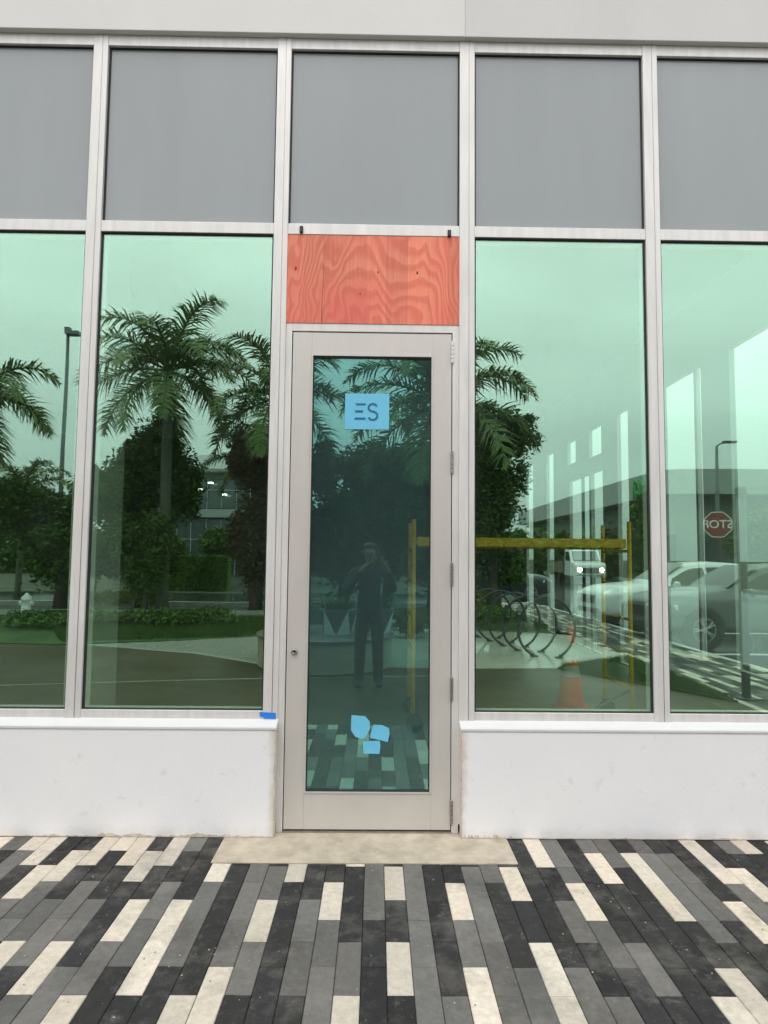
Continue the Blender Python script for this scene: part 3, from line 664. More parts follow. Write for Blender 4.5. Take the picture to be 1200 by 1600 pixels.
# ================================================================== INSIDE: scaffold and cone
scf = empty('rolling_scaffold', (0.33, 2.0, 0.006), label='yellow rolling scaffold with a plank deck and castors inside the shop', cat='scaffold')
W_, D_, H_ = 1.90, 0.66, 1.84
for x in (0, W_):
    for y in (0, D_):
        bm = bmesh.new(); tube(bm, [(x, y, 0.16), (x, y, H_)], 0.019, 10); obj('post', bm, 'scaffold_yellow', scf, smooth=True)
        bm = bmesh.new(); lathe(bm, [(0.02, -0.02), (0.075, -0.018), (0.075, 0.018), (0.02, 0.02)], 20, (x+0.02, y, 0.075), axis='y')
        cs = obj('castor', bm, 'castor_rubber', scf, smooth=False)
        bm = bmesh.new(); box(bm, x-0.015, x+0.045, y-0.032, y-0.026, 0.06, 0.165); box(bm, x-0.015, x+0.045, y+0.026, y+0.032, 0.06, 0.165)
        box(bm, x-0.015, x+0.045, y-0.026, y+0.026, 0.15, 0.165); obj('castor_fork', bm, 'dark_metal', cs)
    for k in range(5):
        if x == 0 and k == 0: pass
        bm = bmesh.new(); tube(bm, [(x, 0.02, 0.38+k*0.30), (x, D_-0.02, 0.38+k*0.30)], 0.014, 8); obj('rung', bm, 'scaffold_yellow', scf, smooth=True)
for y in (0.0, D_):
    bm = bmesh.new(); box(bm, 0.03, W_-0.03, y-0.018, y+0.018, 1.605, 1.685); obj('side_rail', bm, 'scaffold_yellow', scf, bev=0.006)
obj('deck', B(0.035, W_-0.035, 0.022, D_-0.022, 1.60, 1.625), 'scaffold_deck', scf)
bm = bmesh.new(); tube(bm, [(W_, 0.02, 0.38), (W_-0.30, 0.05, 0.20)], 0.012, 8); obj('brace', bm, 'grey_metal', scf)

def cone(loc, lab):
    c = empty('traffic_cone', loc, label=lab, cat='traffic cone')
    bm = bmesh.new(); prism(bm, [(0.18*math.cos(a*math.pi/4+math.pi/8)*1.06, 0.18*math.sin(a*math.pi/4+math.pi/8)*1.06) for a in range(8)], 0, 0.035)
    obj('base', bm, 'cone_orange', c, bev=0.006)
    bm = bmesh.new(); H = 0.84; rr = lambda z: 0.135-(0.135-0.028)*(z/H)
    zs = [0.034, 0.10, 0.33, 0.331, 0.44, 0.441, 0.50, 0.501, 0.66, 0.661, 0.80, H]
    mis = [0, 0, 1, 1, 0, 0, 1, 1, 0, 0, 0]
    lathe(bm, [(rr(z)+(0.002 if m else 0), z) for z, m in zip(zs, mis+[0])], 28, mis=mis)
    obj('body', bm, ['cone_orange', 'cone_band'], c, smooth=True)
    return c
cone((1.98, 2.92, 0.006), 'orange traffic cone with grey collars on the floor inside the right window')

# ================================================================== REFLECTED STREET SIDE
# --- bike rack
rack = empty('bike_rack', (2.58, -6.35, 0), label='dark metal bike rack of overlapping hoops on the wet pale pad', cat='bike rack')
for i in range(5):
    cx, cy = 0.06-i*0.12, 0.10-i*0.60; yw = R(-14)
    bm = bmesh.new(); pts = []
    for k in range(33):
        a = R(-67+k*(314/32)); px_, pz_ = 0.47*math.cos(a), 0.445+0.47*math.sin(a)
        sh = -0.22*(k/32-0.5)
        pts.append((cx+px_*math.cos(yw), cy+px_*math.sin(yw)+sh, pz_))
    tube(bm, pts, 0.021, 10); hp = obj('hoop', bm, 'dark_metal', rack, smooth=True)
    for e in (0, -1):
        bm = bmesh.new(); lathe(bm, [(0.065, 0.0), (0.065, 0.012), (0.03, 0.016)], 18, (pts[e][0], pts[e][1], 0)); obj('foot_plate', bm, 'dark_metal', hp)

# --- round bench and faceted planters
bench = empty('round_bench', (-0.70, -5.45, 0), label='low round stone bench with a dark top standing behind the photographer', cat='bench')
bm = bmesh.new(); lathe(bm, [(0.90, 0.0), (0.93, 0.02), (0.93, 0.395)], 64); obj('side', bm, 'bench_side', bench, smooth=False)
bm = bmesh.new(); lathe(bm, [(0.94, 0.396), (0.955, 0.41), (0.955, 0.44), (0.94, 0.45)], 64); obj('seat', bm, 'bench_top', bench)
def grassy(bm, c, r, h, n, wd, seed, lean=0.5):
    random.seed(seed)
    for i in range(n):
        a = random.uniform(0, 2*math.pi); rr = r*math.sqrt(random.random())
        p = Vector((c[0]+rr*math.cos(a), c[1]+rr*math.sin(a), c[2])); hh = h*random.uniform(.55, 1.1)
        b = random.uniform(0, 2*math.pi); d = Vector((math.cos(b), math.sin(b), 0)); s = Vector((-d.y, d.x, 0))*wd
        m1 = p+Vector((0, 0, hh*.6))+d*hh*lean*.3; m2 = p+Vector((0, 0, hh))+d*hh*lean
        v = [bm.verts.new(q) for q in (p-s*.5, p+s*.5, m1+s*.5, m1-s*.5, m2)]
        bm.faces.new((v[0], v[1], v[2], v[3])); bm.faces.new((v[3], v[2], v[4]))
def planter(x, y, z, s, h, rz, mat, lab, seed):
    t = empty('planter', (x, y, z), rz, label=lab, cat='planter', group='faceted planters on the round bench')
    bm = bmesh.new(); n = 5
    lo = [bm.verts.new((s*.42*math.cos(2*math.pi*k/n), s*.42*math.sin(2*math.pi*k/n), 0)) for k in range(n)]
    hi = [bm.verts.new((s*.62*math.cos(2*math.pi*(k+.5)/n), s*.62*math.sin(2*math.pi*(k+.5)/n), h)) for k in range(n)]
    hi2 = [bm.verts.new((s*.56*math.cos(2*math.pi*(k+.5)/n), s*.56*math.sin(2*math.pi*(k+.5)/n), h)) for k in range(n)]
    dp = [bm.verts.new((s*.50*math.cos(2*math.pi*(k+.5)/n), s*.50*math.sin(2*math.pi*(k+.5)/n), h*.8)) for k in range(n)]
    bm.faces.new(lo[::-1])
    for k in range(n):
        j = (k+1) % n
        bm.faces.new((lo[k], lo[j], hi[k])); bm.faces.new((lo[j], hi[j], hi[k]))
        bm.faces.new((hi[k], hi[j], hi2[j], hi2[k])); bm.faces.new((hi2[k], hi2[j], dp[j], dp[k]))
    bm.faces.new(dp)
    for fi, fc in enumerate(bm.faces):
        if fi and len(fc.verts) == 3: fc.material_index = (fi // 2) % 2  # light and shade on the facets painted as two alternating tones
    obj('pot', bm, [mat, 'pot_shaded'], t)
    bm = bmesh.new(); grassy(bm, (0, 0, h*.78), s*.45, 0.26, 160, 0.018, seed, 0.8); obj('plant', bm, 'foliage_mid', t)
planter(-0.52, -5.25, 0.45, 0.44, 0.33, R(20), 'pot_lit', 'white faceted planter on the round bench, left of the photographer', 3)
planter(0.02, -5.42, 0.45, 0.42, 0.34, R(60), 'pot_lit', 'faceted planter on the round bench, behind and right of the photographer', 4)
planter(-1.12, -5.55, 0.45, 0.42, 0.34, R(5), 'bench_top', 'dark faceted planter on the round bench, farthest left', 5)

# --- generic leafy crown
def leaf_cloud(bm, blobs, n, size, seed, flat=0.0):
    random.seed(seed); tot = sum(b[3]*b[4]*b[5] for b in blobs)
    for (cx, cy, cz, rx, ry, rz_) in blobs:
        for i in range(int(n*rx*ry*rz_/tot)):
            while True:
                q = Vector((random.uniform(-1, 1), random.uniform(-1, 1), random.uniform(-1, 1)))
                if 0.25 < q.length < 1: break
            q *= 0.72+0.42*random.random()**2
            if random.random() < 0.10: q *= 1.16
            c = Vector((cx+q.x*rx, cy+q.y*ry, cz+q.z*rz_))
            a = Vector((random.gauss(0, 1), random.gauss(0, 1), random.gauss(0, .6))).normalized()
            b = a.cross(Vector((random.gauss(0, 1), random.gauss(0, 1), random.gauss(0, 1)))).normalized()
            s = size*random.uniform(.6, 1.4)
            v = [bm.verts.new(c+a*s), bm.verts.new(c+b*s*.42), bm.verts.new(c-a*s), bm.verts.new(c-b*s*.42)]
            bm.faces.new(v)
def tree(x, y, crown, n, leaf, seed, mat, lab, trunk_r=0.16, name='leafy_tree', group=None, cat='tree'):
    """crown: list of blobs relative to the base"""
    t = empty(name, (x, y, -0.14), label=lab, cat=cat, group=group)
    random.seed(seed); cz = min(b[2] for b in crown); top = max(b[2] for b in crown)
    bm = bmesh.new(); tube(bm, [(0, 0, 0), (0.05, 0.02, cz*.5), (-0.03, 0.04, cz), (0.02, 0, top)], [trunk_r*1.3, trunk_r, trunk_r*.8, trunk_r*.3], 10)
    for b in crown:
        tube(bm, [(0, 0, cz*.6), (b[0]*.5, b[1]*.5, (cz*.6+b[2])*.5+.1), (b[0]*.9, b[1]*.9, b[2])], [trunk_r*.55, trunk_r*.35, trunk_r*.12], 6)
    obj('trunk', bm, 'bark', t, smooth=True)
    sub = []
    for b in crown:
        sub.append((b[0], b[1], b[2], b[3]*.74, b[4]*.74, b[5]*.74))
        for k in range(7):
            a, e = random.uniform(0, 6.28), random.uniform(-.9, 1.2)
            sub.append((b[0]+b[3]*.72*math.cos(a)*math.cos(e), b[1]+b[4]*.72*math.sin(a)*math.cos(e), b[2]+b[5]*.72*math.sin(e),
                        b[3]*random.uniform(.25, .42), b[4]*random.uniform(.25, .42), b[5]*random.uniform(.2, .36)))
    bm = bmesh.new(); bm2 = bm
    leaf_cloud(bm, sub, n, leaf, seed); o = obj('crown', bm, mat, t)
    return t

# --- palms
def palm_crown(bm, seed, nf, L_, el_hi, el_lo, droop, leafL=0.62, az0=None, shaft=True):
    random.seed(seed)
    for i in range(nf):
        az = (az0 or 0) + i*2.39996 + random.uniform(-.2, .2)
        t_ = i/(nf-1); el = R(el_hi + (el_lo-el_hi)*t_ + random.uniform(-6, 6)); Lf = L_*random.uniform(.88, 1.08)
        n = 26; p = Vector((0, 0, 0)); pts = [p.copy()]; dirs = []
        e = el
        for k in range(n):
            s = k/n; d = Vector((math.cos(az)*math.cos(e), math.sin(az)*math.cos(e), math.sin(e))); dirs.append(d)
            p = p + d*(Lf/n); pts.append(p.copy()); e -= droop*(0.25+1.5*s)/n*(1.15 if el > 0.3 else .8)
            e = max(e, R(-88))
        dirs.append(dirs[-1])
        tube(bm, pts, [0.035*(1-j/(n+1))+.006 for j in range(n+1)], 5, mi=1)
        side0 = Vector((-math.sin(az), math.cos(az), 0))
        for k in range(3, n+1):
            for sub in (0, .33, .66):
                s = (k+sub)/n
                if s > 1: continue
                q = pts[k].lerp(pts[min(k+1, n)], sub); d = dirs[min(k, n)]
                ll = leafL*(math.sin(math.pi*min(1, 0.16+s*.80)))**.7*random.uniform(.85, 1.1)*(1 if s < .93 else .7)
                for sg in (-1, 1):
                    up_ = d.cross(side0*sg).normalized()*sg
                    up_ = side0.cross(d).normalized(); up_ = up_ if up_.z > 0 else -up_
                    v = (side0*sg*.80 + d*random.uniform(.45, .75) + up_*random.uniform(-.35, .75)).normalized()
                    tip = q + v*ll + Vector((0, 0, -ll*random.uniform(.18, .50)))
                    mid = q + v*ll*.5 + Vector((0, 0, -ll*.03))
                    wv = d*0.024
                    a = [bm.verts.new(q-wv), bm.verts.new(q+wv), bm.verts.new(mid+wv), bm.verts.new(mid-wv), bm.verts.new(tip)]
                    bm.faces.new((a[0], a[1], a[2], a[3])); bm.faces.new((a[3], a[2], a[4]))
def palm(x, y, h, lab, seed, nf=15, L_=2.9, tr=0.15, el=(74, -30), droop=1.75, az0=0, group='royal palms across the paved area', lean=0.0, leafL=.72):
    t = empty('palm_tree', (x, y, -0.14), label=lab, cat='palm tree', group=group); h += .14
    bm = bmesh.new()
    tube(bm, [(0, 0, 0), (lean*.1, 0, .3), (lean*.3, 0, h*.35), (lean*.7, 0, h*.66), (lean, 0, h*.8)], [tr*1.5, tr*1.15, tr, tr*1.02, tr*.8], 14)
    obj('trunk', bm, 'palm_trunk', t, smooth=True)
    bm = bmesh.new(); tube(bm, [(lean, 0, h*.795), (lean, 0, h*.85), (lean, 0, h*.96), (lean, 0, h)], [tr*.8, tr*.75, tr*.6, tr*.3], 12)
    obj('crown_shaft', bm, 'foliage_mid', t, smooth=True)
    bm = bmesh.new(); palm_crown(bm, seed, nf, L_, el[0], el[1], droop, leafL, az0); o = obj('crown', bm, ['palm_leaf', 'foliage_mid'], t); o.location = (lean, 0, h*.97)
    return t
palm(-6.15, -15.0, 7.15, 'tall royal palm with open arching fronds, reflected in the window left of the door', 11, nf=21, az0=0.6, L_=3.0, leafL=.8)
palm(-10.3, -12.5, 5.7, 'royal palm cut by the left edge of the photo', 23, nf=14, L_=2.5, az0=1.0)
palm(1.55, -12.0, 5.5, 'royal palm whose fronds rise right of the door above the leafy tree', 31, nf=20, L_=2.9, az0=0.2)
palm(-2.75, -14.0, 6.1, 'royal palm half hidden behind the left side of the door', 37, nf=14, L_=2.6, az0=2.1)
palm(-13.6, -21.0, 4.0, 'small palm low at the far left behind dark bushes', 41, nf=14, L_=2.3, az0=.5, tr=.1, leafL=.55, group=None)
palm(-4.3, -18.5, 5.0, 'small palm between the tall palm and the brown tree', 43, nf=12, L_=2.0, az0=1.5, tr=.1, leafL=.5, group=None)

# --- trees
tree(-9.2, -15.2, [(0, 0, 1.9, 1.7, 1.3, 1.8), (1.0, .3, 3.2, 1.1, 1, 1.1), (-1.2, .3, 2.9, 1.3, 1, 1.2)], 22000, .085, 51, 'foliage_dark', 'broad dark green bushy tree low at the far left')
tree(-13.4, -16.5, [(0, 0, 1.9, 1.6, 1.3, 1.6), (1.0, .3, 2.3, 1.2, 1, 1.2)], 9000, .10, 52, 'foliage_dark', 'dark rounded tree beyond the left edge of the frame')
tree(-7.3, -16.5, [(0, 0, 2.0, 1.35, 1.2, 2.1), (0.4, .2, 4.9, 1.15, 1, 1.5), (-.5, 0, 4.2, 1.0, 1, 1.3), (1.3, .2, 3.8, .85, .8, 1.6)], 27000, .085, 53, 'foliage_dark', 'tall dense dark tree standing right behind the tall palm')
tree(-6.35, -14.1, [(0, 0, 1.25, .85, .6, 1.1), (-.5, 0, 2.1, .6, .5, .8), (.35, 0, 2.3, .5, .45, .75)], 9000, .07, 59, 'foliage_dark', 'low leafy tree hiding the foot of the tallest palm', trunk_r=.07)
tree(-3.4, -14.6, [(0, 0, 2.1, 1.0, 1.0, 2.1), (-.1, .2, 4.4, 1.0, .9, 1.3), (.8, 0, 3.4, .9, .9, 1.6)], 22000, .08, 54, 'foliage_brown', 'brownish leafy tree close to the left side of the door')
tree(-1.0, -16.5, [(0, 0, 2.3, 1.8, 1.2, 2.4), (.7, 0, 4.5, 1.4, 1.1, 1.1), (-.8, 0, 4.3, 1.0, 1, 1.2)], 22000, .095, 55, 'foliage_dark', 'dense dark tree mirrored in the middle of the door glass')
tree(1.7, -15.6, [(0, 0, 2.3, 1.6, 1.2, 2.3), (.3, 0, 4.2, 1.3, 1.1, 1.3), (-.8, 0, 4.4, 1.1, 1, 1.2)], 21000, .09, 56, 'foliage_dark', 'dense dark tree under the palm just right of the door')
tree(3.1, -13.2, [(0, 0, 3.4, 1.1, 1.0, 1.6), (.5, 0, 4.9, .85, .8, 1.0), (-.4, 0, 5.0, .8, .8, .9), (-.3, 0, 2.2, .9, .9, 1.5), (.5, 0, 1.5, .5, .7, 1.0)], 19000, .07, 57, 'foliage_mid', 'loose mid green tree with a ragged right edge, right of the door')
tree(-9.9, -28, [(0, 0, 1.95, .85, .8, .8)], 4500, .09, 61, 'foliage_dark', 'small round clipped tree in front of the office windows', trunk_r=.07, name='clipped_tree', group='round clipped trees before the office')
tree(-8.0, -28.3, [(0, 0, 2.25, 1.1, .9, 1.1)], 5500, .09, 62, 'foliage_dark', 'larger clipped tree to the right of the small round one', trunk_r=.07, name='clipped_tree', group='round clipped trees before the office')
tree(-11.4, -22.5, [(0, 0, 1.3, .45, .5, 1.0)], 2500, .07, 63, 'foliage_brown', 'narrow yellowish shrub beside the office hedge', trunk_r=.04, name='shrub', cat='shrub')
tree(.4, -19, [(0, 0, 2.4, 1.6, 1.2, 2.4), (0, 0, 4.2, 1.5, 1.1, 1.3)], 13000, .1, 58, 'foliage_dark', 'farther dark tree closing the gap between the two trees mirrored in the door')
# right, in front of the curved fascia
tree(16.3, -36, [(0, 0, 3.3, 1.1, 1.2, 2.4), (.5, 0, 5, 1.0, 1, 1.0), (.4, 0, 1.6, .9, 1, 1.2)], 10000, .14, 64, 'foliage_dark', 'tall dark tree below the green emblem on the far fascia')
for i, (x, y, h, s_, lab) in enumerate([(15.6, -52, 2.8, 2.0, 'low leafy tree far down the street, left of the dark one'), (21.5, -31, 3.3, 2.4, 'round tree behind the stop sign'),
        (24.8, -33, 2.9, 2.2, 'leafy tree right of the stop sign'), (20.6, -26, 1.9, 1.5, 'bright bushy tree just left of the stop sign'), (28.0, -33.5, 3.4, 2.3, 'leafy tree at the right edge of the view'),
        (14.9, -66, 3.2, 2.2, 'small tree at the end of the street')]):
    tree(x, y, [(0, 0, h, s_, s_, s_*.75), (s_*.6, 0, h*.8, s_*.6, s_*.6, s_*.6), (-s_*.6, 0, h*.75, s_*.6, s_*.6, s_*.6)], 7500, .15, 70+i, 'foliage_mid' if i % 2 else 'foliage_dark', lab)
# far wooded mass
random.seed(77); bm = bmesh.new(); bl = []
for i in range(46):
    x = -62+i*1.95; bl.append((x, -52+random.uniform(-3, 3), random.uniform(.8, 2.0), 2.4, 2, random.uniform(2.2, 3.6)))
leaf_cloud(bm, bl, 52000, .26, 78)
tag(obj('distant_trees', bm, 'foliage_dark'), 'low line of far off trees closing the view behind the lots', 'trees', kind='stuff')
bm = bmesh.new(); bl = [(30+i*3.2, -58+random.uniform(-3, 3), 3.0, 3, 2, 5.0+random.uniform(-1, 1)) for i in range(14)] + [(8+i*1.8, -150, 3.5, 2.2, 2, random.uniform(3, 5)) for i in range(8)]
leaf_cloud(bm, bl, 16000, .35, 79)
tag(obj('distant_trees', bm, 'foliage_dark'), 'far off trees beyond the end of the street and the low shops', 'trees', kind='stuff')

# --- shrubs and hedges
def shrub(x, y, rx, ry, h, n, leaf, seed, mat, lab, group=None):
    bm = bmesh.new()
    random.seed(seed); bl = [(0, 0, h*.45, rx, ry, h*.5)]
    for k in range(6): bl.append((random.uniform(-.7, .7)*rx, random.uniform(-.5, .5)*ry, h*random.uniform(.5, .75), rx*.4, ry*.5, h*.35))
    leaf_cloud(bm, bl, n, leaf, seed)
    o = obj('shrub', bm, mat, loc=(x, y, 0)); return tag(o, lab, 'shrub', group)
shrub(-8.6, -15.7, .55, .4, .42, 1500, .05, 81, 'foliage_yellow', 'small yellow shrub at the left end of the kerb row', 'yellow shrubs along the kerb')
shrub(-7.7, -15.6, .6, .4, .45, 1500, .05, 82, 'foliage_yellow', 'yellow shrub in the middle of the kerb row', 'yellow shrubs along the kerb')
shrub(-6.7, -15.5, .6, .4, .62, 1700, .05, 83, 'foliage_yellow', 'brightest yellow shrub at the right end of the kerb row', 'yellow shrubs along the kerb')
shrub(2.6, -13.6, .7, .5, .75, 1600, .06, 84, 'foliage_yellow', 'yellow green shrub behind the bike rack')
shrub(2.3, -11.2, 1.1, .9, .45, 3000, .05, 85, 'foliage_dark', 'low dark green mound behind the bike rack hoops')
shrub(-4.3, -10.2, 1.5, .8, .38, 3500, .05, 86, 'foliage_dark', 'low dark green clump on the lawn beyond the gravel wedge')
shrub(-6.6, -9.8, 1.3, .8, .34, 3000, .05, 87, 'foliage_dark', 'low dark green clump at the left of the lawn')
shrub(.65, -8.6, .34, .3, .5, 900, .05, 88, 'foliage_mid', 'small green plant in front of the wet pad, seen at the right of the door')
bm = bmesh.new()
random.seed(90)
box(bm, -11.05, -6.9, -26.9, -26.1, -0.14, 1.42)
hd = tag(obj('hedge', bm, 'foliage_dark'), 'square clipped dark hedge below the office windows', 'hedge')
bm = bmesh.new()
for i in range(5200):
    x = random.uniform(-11.1, -6.85); s = random.random()
    y, z = (-26.07, random.uniform(-.1, 1.45)) if s < .7 else (random.uniform(-26.9, -26.1), 1.44)
    c = Vector((x, y+random.uniform(-.03, .05), z+random.uniform(-.03, .05))); a = Vector((random.gauss(0, 1), random.gauss(0, 1), random.gauss(0, 1))).normalized()*.06
    b = a.cross(Vector((random.gauss(0, 1), random.gauss(0, 1), random.gauss(0, 1)))).normalized()*.03
    bm.faces.new([bm.verts.new(q) for q in (c+a, c+b, c-a, c-b)])
obj('leaves', bm, 'foliage_dark', hd)
# grass blades
bm = bmesh.new(); random.seed(91)
def blades(poly, n, h):
    xs = [p[0] for p in poly]; ys = [p[1] for p in poly]; c = 0
    while c < n:
        x, y = random.uniform(min(xs), max(xs)), random.uniform(min(ys), max(ys))
        if not inside(x, y, poly): continue
        c += 1; a = random.uniform(0, 6.28); hh = h*random.uniform(.5, 1.2); dx, dy = .006*math.cos(a), .006*math.sin(a)
        l1, l2 = random.uniform(-.5, .5)*hh, random.uniform(-.5, .5)*hh
        bm.faces.new([bm.verts.new(q) for q in ((x-dx, y-dy, 0), (x+dx, y+dy, 0), (x+l1, y+l2, hh))])
blades([(3.87, -3.3), (3.87, -6.2), (3.0, -5.6), (2.56, -5.27)], 16000, .08)
blades([(-2.6, -8.3), (-1.6, -9.4), (-2.5, -12.2), (-8.0, -12.0), (-5.4, -7.5)], 26000, .11)
blades([(2.3, -10), (3.2, -9.8), (3.8, -10.3), (3.8, -14), (1.4, -14)], 9000, .11)
tag(obj('grass', bm, 'foliage_mid'), 'short grass on the beds between path, pad and sidewalk', 'grass', kind='stuff')

# --- office building, left behind the palms
of = empty('office_building', (-9.0, -31, 0), label='two storey office with a pale floor band and lit ceiling lamps behind the palms', cat='building')
obj('wall', B(-5.2, 4.6, -9, -0.30, -.14, 6.1), 'far_wall', of)
bm = bmesh.new(); v = [bm.verts.new(p) for p in ((-5.6, .5, 6.0), (5.0, .5, 6.0), (5.0, .5, 6.15), (-5.6, .5, 6.15), (-4.9, -3.5, 7.5), (4.3, -3.5, 7.5), (5.0, -9.2, 6.1), (-5.6, -9.2, 6.1))]
for q in ((0, 1, 2, 3), (3, 2, 5, 4), (1, 6, 5, 2), (0, 3, 4, 7), (4, 5, 6, 7), (0, 7, 6, 1)): bm.faces.new([v[i] for i in q])
obj('roof', bm, 'far_roof', of)
obj('floor_band', B(-5.2, 4.6, -0.29, 0.1, 3.55, 3.98), 'far_band', of)
for (z0, z1) in ((0.5, 3.45), (4.05, 5.6)):
    for i in range(6):
        x0 = -4.9+i*1.56
        wn = obj('window', B(x0, x0+1.46, -0.298, -0.20, z0, z1), 'far_glass', of)
        bm = bmesh.new(); box(bm, x0-.05, x0+.0, -0.199, -0.12, z0-.05, z1+.05); box(bm, x0+.71, x0+.75, -0.199, -.14, z0, z1)
        box(bm, x0, x0+1.46, -0.1985, -.13, z0+(z1-z0)*.62, z0+(z1-z0)*.62+.05)
        obj('frame', bm, 'far_band', wn)
for (x, y, z) in ((-1.9, 0.25, 5.30), (-1.2, .25, 5.16), (-.55, .25, 5.0), (.0, .25, 5.36), (.75, .25, 4.72)):
    obj('ceiling_lamp', B(x-.13, x+.13, y-.1, y+.02, z, z+.07), 'light_glow', of)

# --- low shops with the long fascia, right
sh = empty('shop_building', (19.3, -41, -.14), label='long low shop building with a grey fascia at the far right', cat='building')
bm = bmesh.new(); prism(bm, [(0, -42), (0, 1.2), (1.2, 0.0+1.9), (3.0, 2.1), (30, 2.1), (30, -42)], 6.05, 7.75); obj('fascia', bm, 'far_roof', sh)
bm = bmesh.new(); box(bm, 1.4, 29, -41.5, .4, 0, 6.04); obj('wall', bm, 'far_wall', sh)
for i in range(12):
    w_ = obj('window', B(1.33, 1.398, -2-i*3.3, .6-i*3.3, .6, 3.4), 'far_glass', sh)
for i in range(7):
    w_ = obj('window', B(3.2+i*3.4, 5.9+i*3.4, .402, .47, .6, 3.4), 'far_glass', sh)
for (x, z) in ((5.0, 6.5), (8.5, 6.5)):
    bm = bmesh.new(); box(bm, x, x+2.6, 2.102, 2.14, z, z+.9); obj('sign_panel', bm, 'far_band', sh)
# green emblem of leafy strokes on the fascia corner
bm = bmesh.new(); random.seed(6)
for (y0, z0, y1, z1, y2, z2) in ((-2.9, 6.1, -2.6, 6.9, -3.0, 7.6), (-2.3, 6.1, -2.4, 6.8, -2.0, 7.5), (-1.9, 6.2, -1.7, 6.8, -2.0, 7.3), (-1.2, 6.1, -1.5, 6.6, -1.1, 7.2),
                         (-2.7, 6.2, -2.1, 6.5, -1.3, 6.3), (-2.8, 7.1, -2.3, 7.4, -1.6, 7.0), (-1.4, 7.5, -1.0, 6.9, -1.3, 6.4)):
    tube(bm, [(-.09, y0, z0), (-.13, y1, z1), (-.09, y2, z2)], [.07, .13, .03], 6)
obj('emblem', bm, 'sign_green', sh)

# --- poles, lamp posts, signs
lp = empty('light_pole', (-14.64, -26, -.14), label='very tall thin floodlight pole rising left of the tall palm', cat='street light')
bm = bmesh.new(); tube(bm, [(0, 0, 0), (0, 0, 12.1)], [.13, .07], 10); obj('pole', bm, 'grey_metal', lp, smooth=True)
bm = bmesh.new(); box(bm, -.07, .55, -.2, .2, 11.9, 12.06); box(bm, -.12, .12, -.12, .12, 12.061, 12.25); obj('lamp_head', bm, 'grey_metal', lp)
lp = empty('street_lamp', (18.7, -31, -.14), label='slim street lamp with one slanted arm, above the stop sign', cat='street light')
bm = bmesh.new(); tube(bm, [(0, 0, 0), (0, 0, .5), (0, 0, 5.2), (0, 0, 7.9)], [.16, .12, .10, .07], 10); obj('pole', bm, 'grey_metal', lp, smooth=True)
bm = bmesh.new(); tube(bm, [(0, 0, 7.75), (.1, 0, 7.98), (.45, 0, 8.1)], [.05, .04, .04], 8); box(bm, .35, 1.05, -.14, .14, 8.06, 8.17); obj('lamp_arm', bm, 'dark_metal', lp)
st = empty('stop_sign', (10.1, -15.1, -.12), label='red octagonal stop sign on a square dark post beside the street', cat='stop sign')
obj('post', B(-.045, .045, -.045, .045, 0, 2.95), 'dark_metal', st)
oc = lambda s: [(s*math.cos(math.pi/8+k*math.pi/4), 2.68+s*math.sin(math.pi/8+k*math.pi/4)) for k in range(8)]
bm = bmesh.new(); prism_y(bm, oc(.405), .046, .052); obj('sign_rim', bm, 'white_paint', st)
bm = bmesh.new(); prism_y(bm, oc(.378), .0525, .056); fcx = obj('sign_face', bm, 'sign_red', st)
bm = text_bm('STOP', .33, .002); rotx(bm, R(90)); rotz(bm, R(180)); trans(bm, (0, .059, 2.68)); obj('lettering', bm, 'white_paint', fcx)
st.rotation_euler.z = R(25)
pp = empty('bollard_post', (4.08, -3.42, 0), label='dark waist-high-plus metal post with a cap near the lawn bed', cat='post')
pp['label'] = 'slim dark metal post with a cap, closest post at the far right'
bm = bmesh.new(); lathe(bm, [(.045, 0), (.045, 2.24)], 20); obj('shaft', bm, 'dark_metal', pp, smooth=True)
bm = bmesh.new(); lathe(bm, [(.06, 2.241), (.062, 2.25), (.062, 2.31), (.05, 2.33)], 20); obj('cap', bm, 'black_plastic', pp)
bm = bmesh.new(); lathe(bm, [(.10, 0), (.10, .015), (.05, .03), (.05, .05)], 20); obj('base_plate', bm, 'dark_metal', pp)
hy = empty('fire_hydrant', (-8.95, -13.0, 0), label='small white fire hydrant on the gravel strip at the far left', cat='hydrant')
bm = bmesh.new(); lathe(bm, [(.15, 0), (.15, .03), (.11, .05), (.11, .30), (.13, .31), (.13, .35), (.11, .40), (.05, .46), (.03, .50)], 18); obj('body', bm, 'white_paint', hy, smooth=True)
bm = bmesh.new(); lathe(bm, [(.05, -.17), (.05, .17)], 12, (0, 0, .25), axis='x'); obj('outlet', bm, 'white_paint', hy)

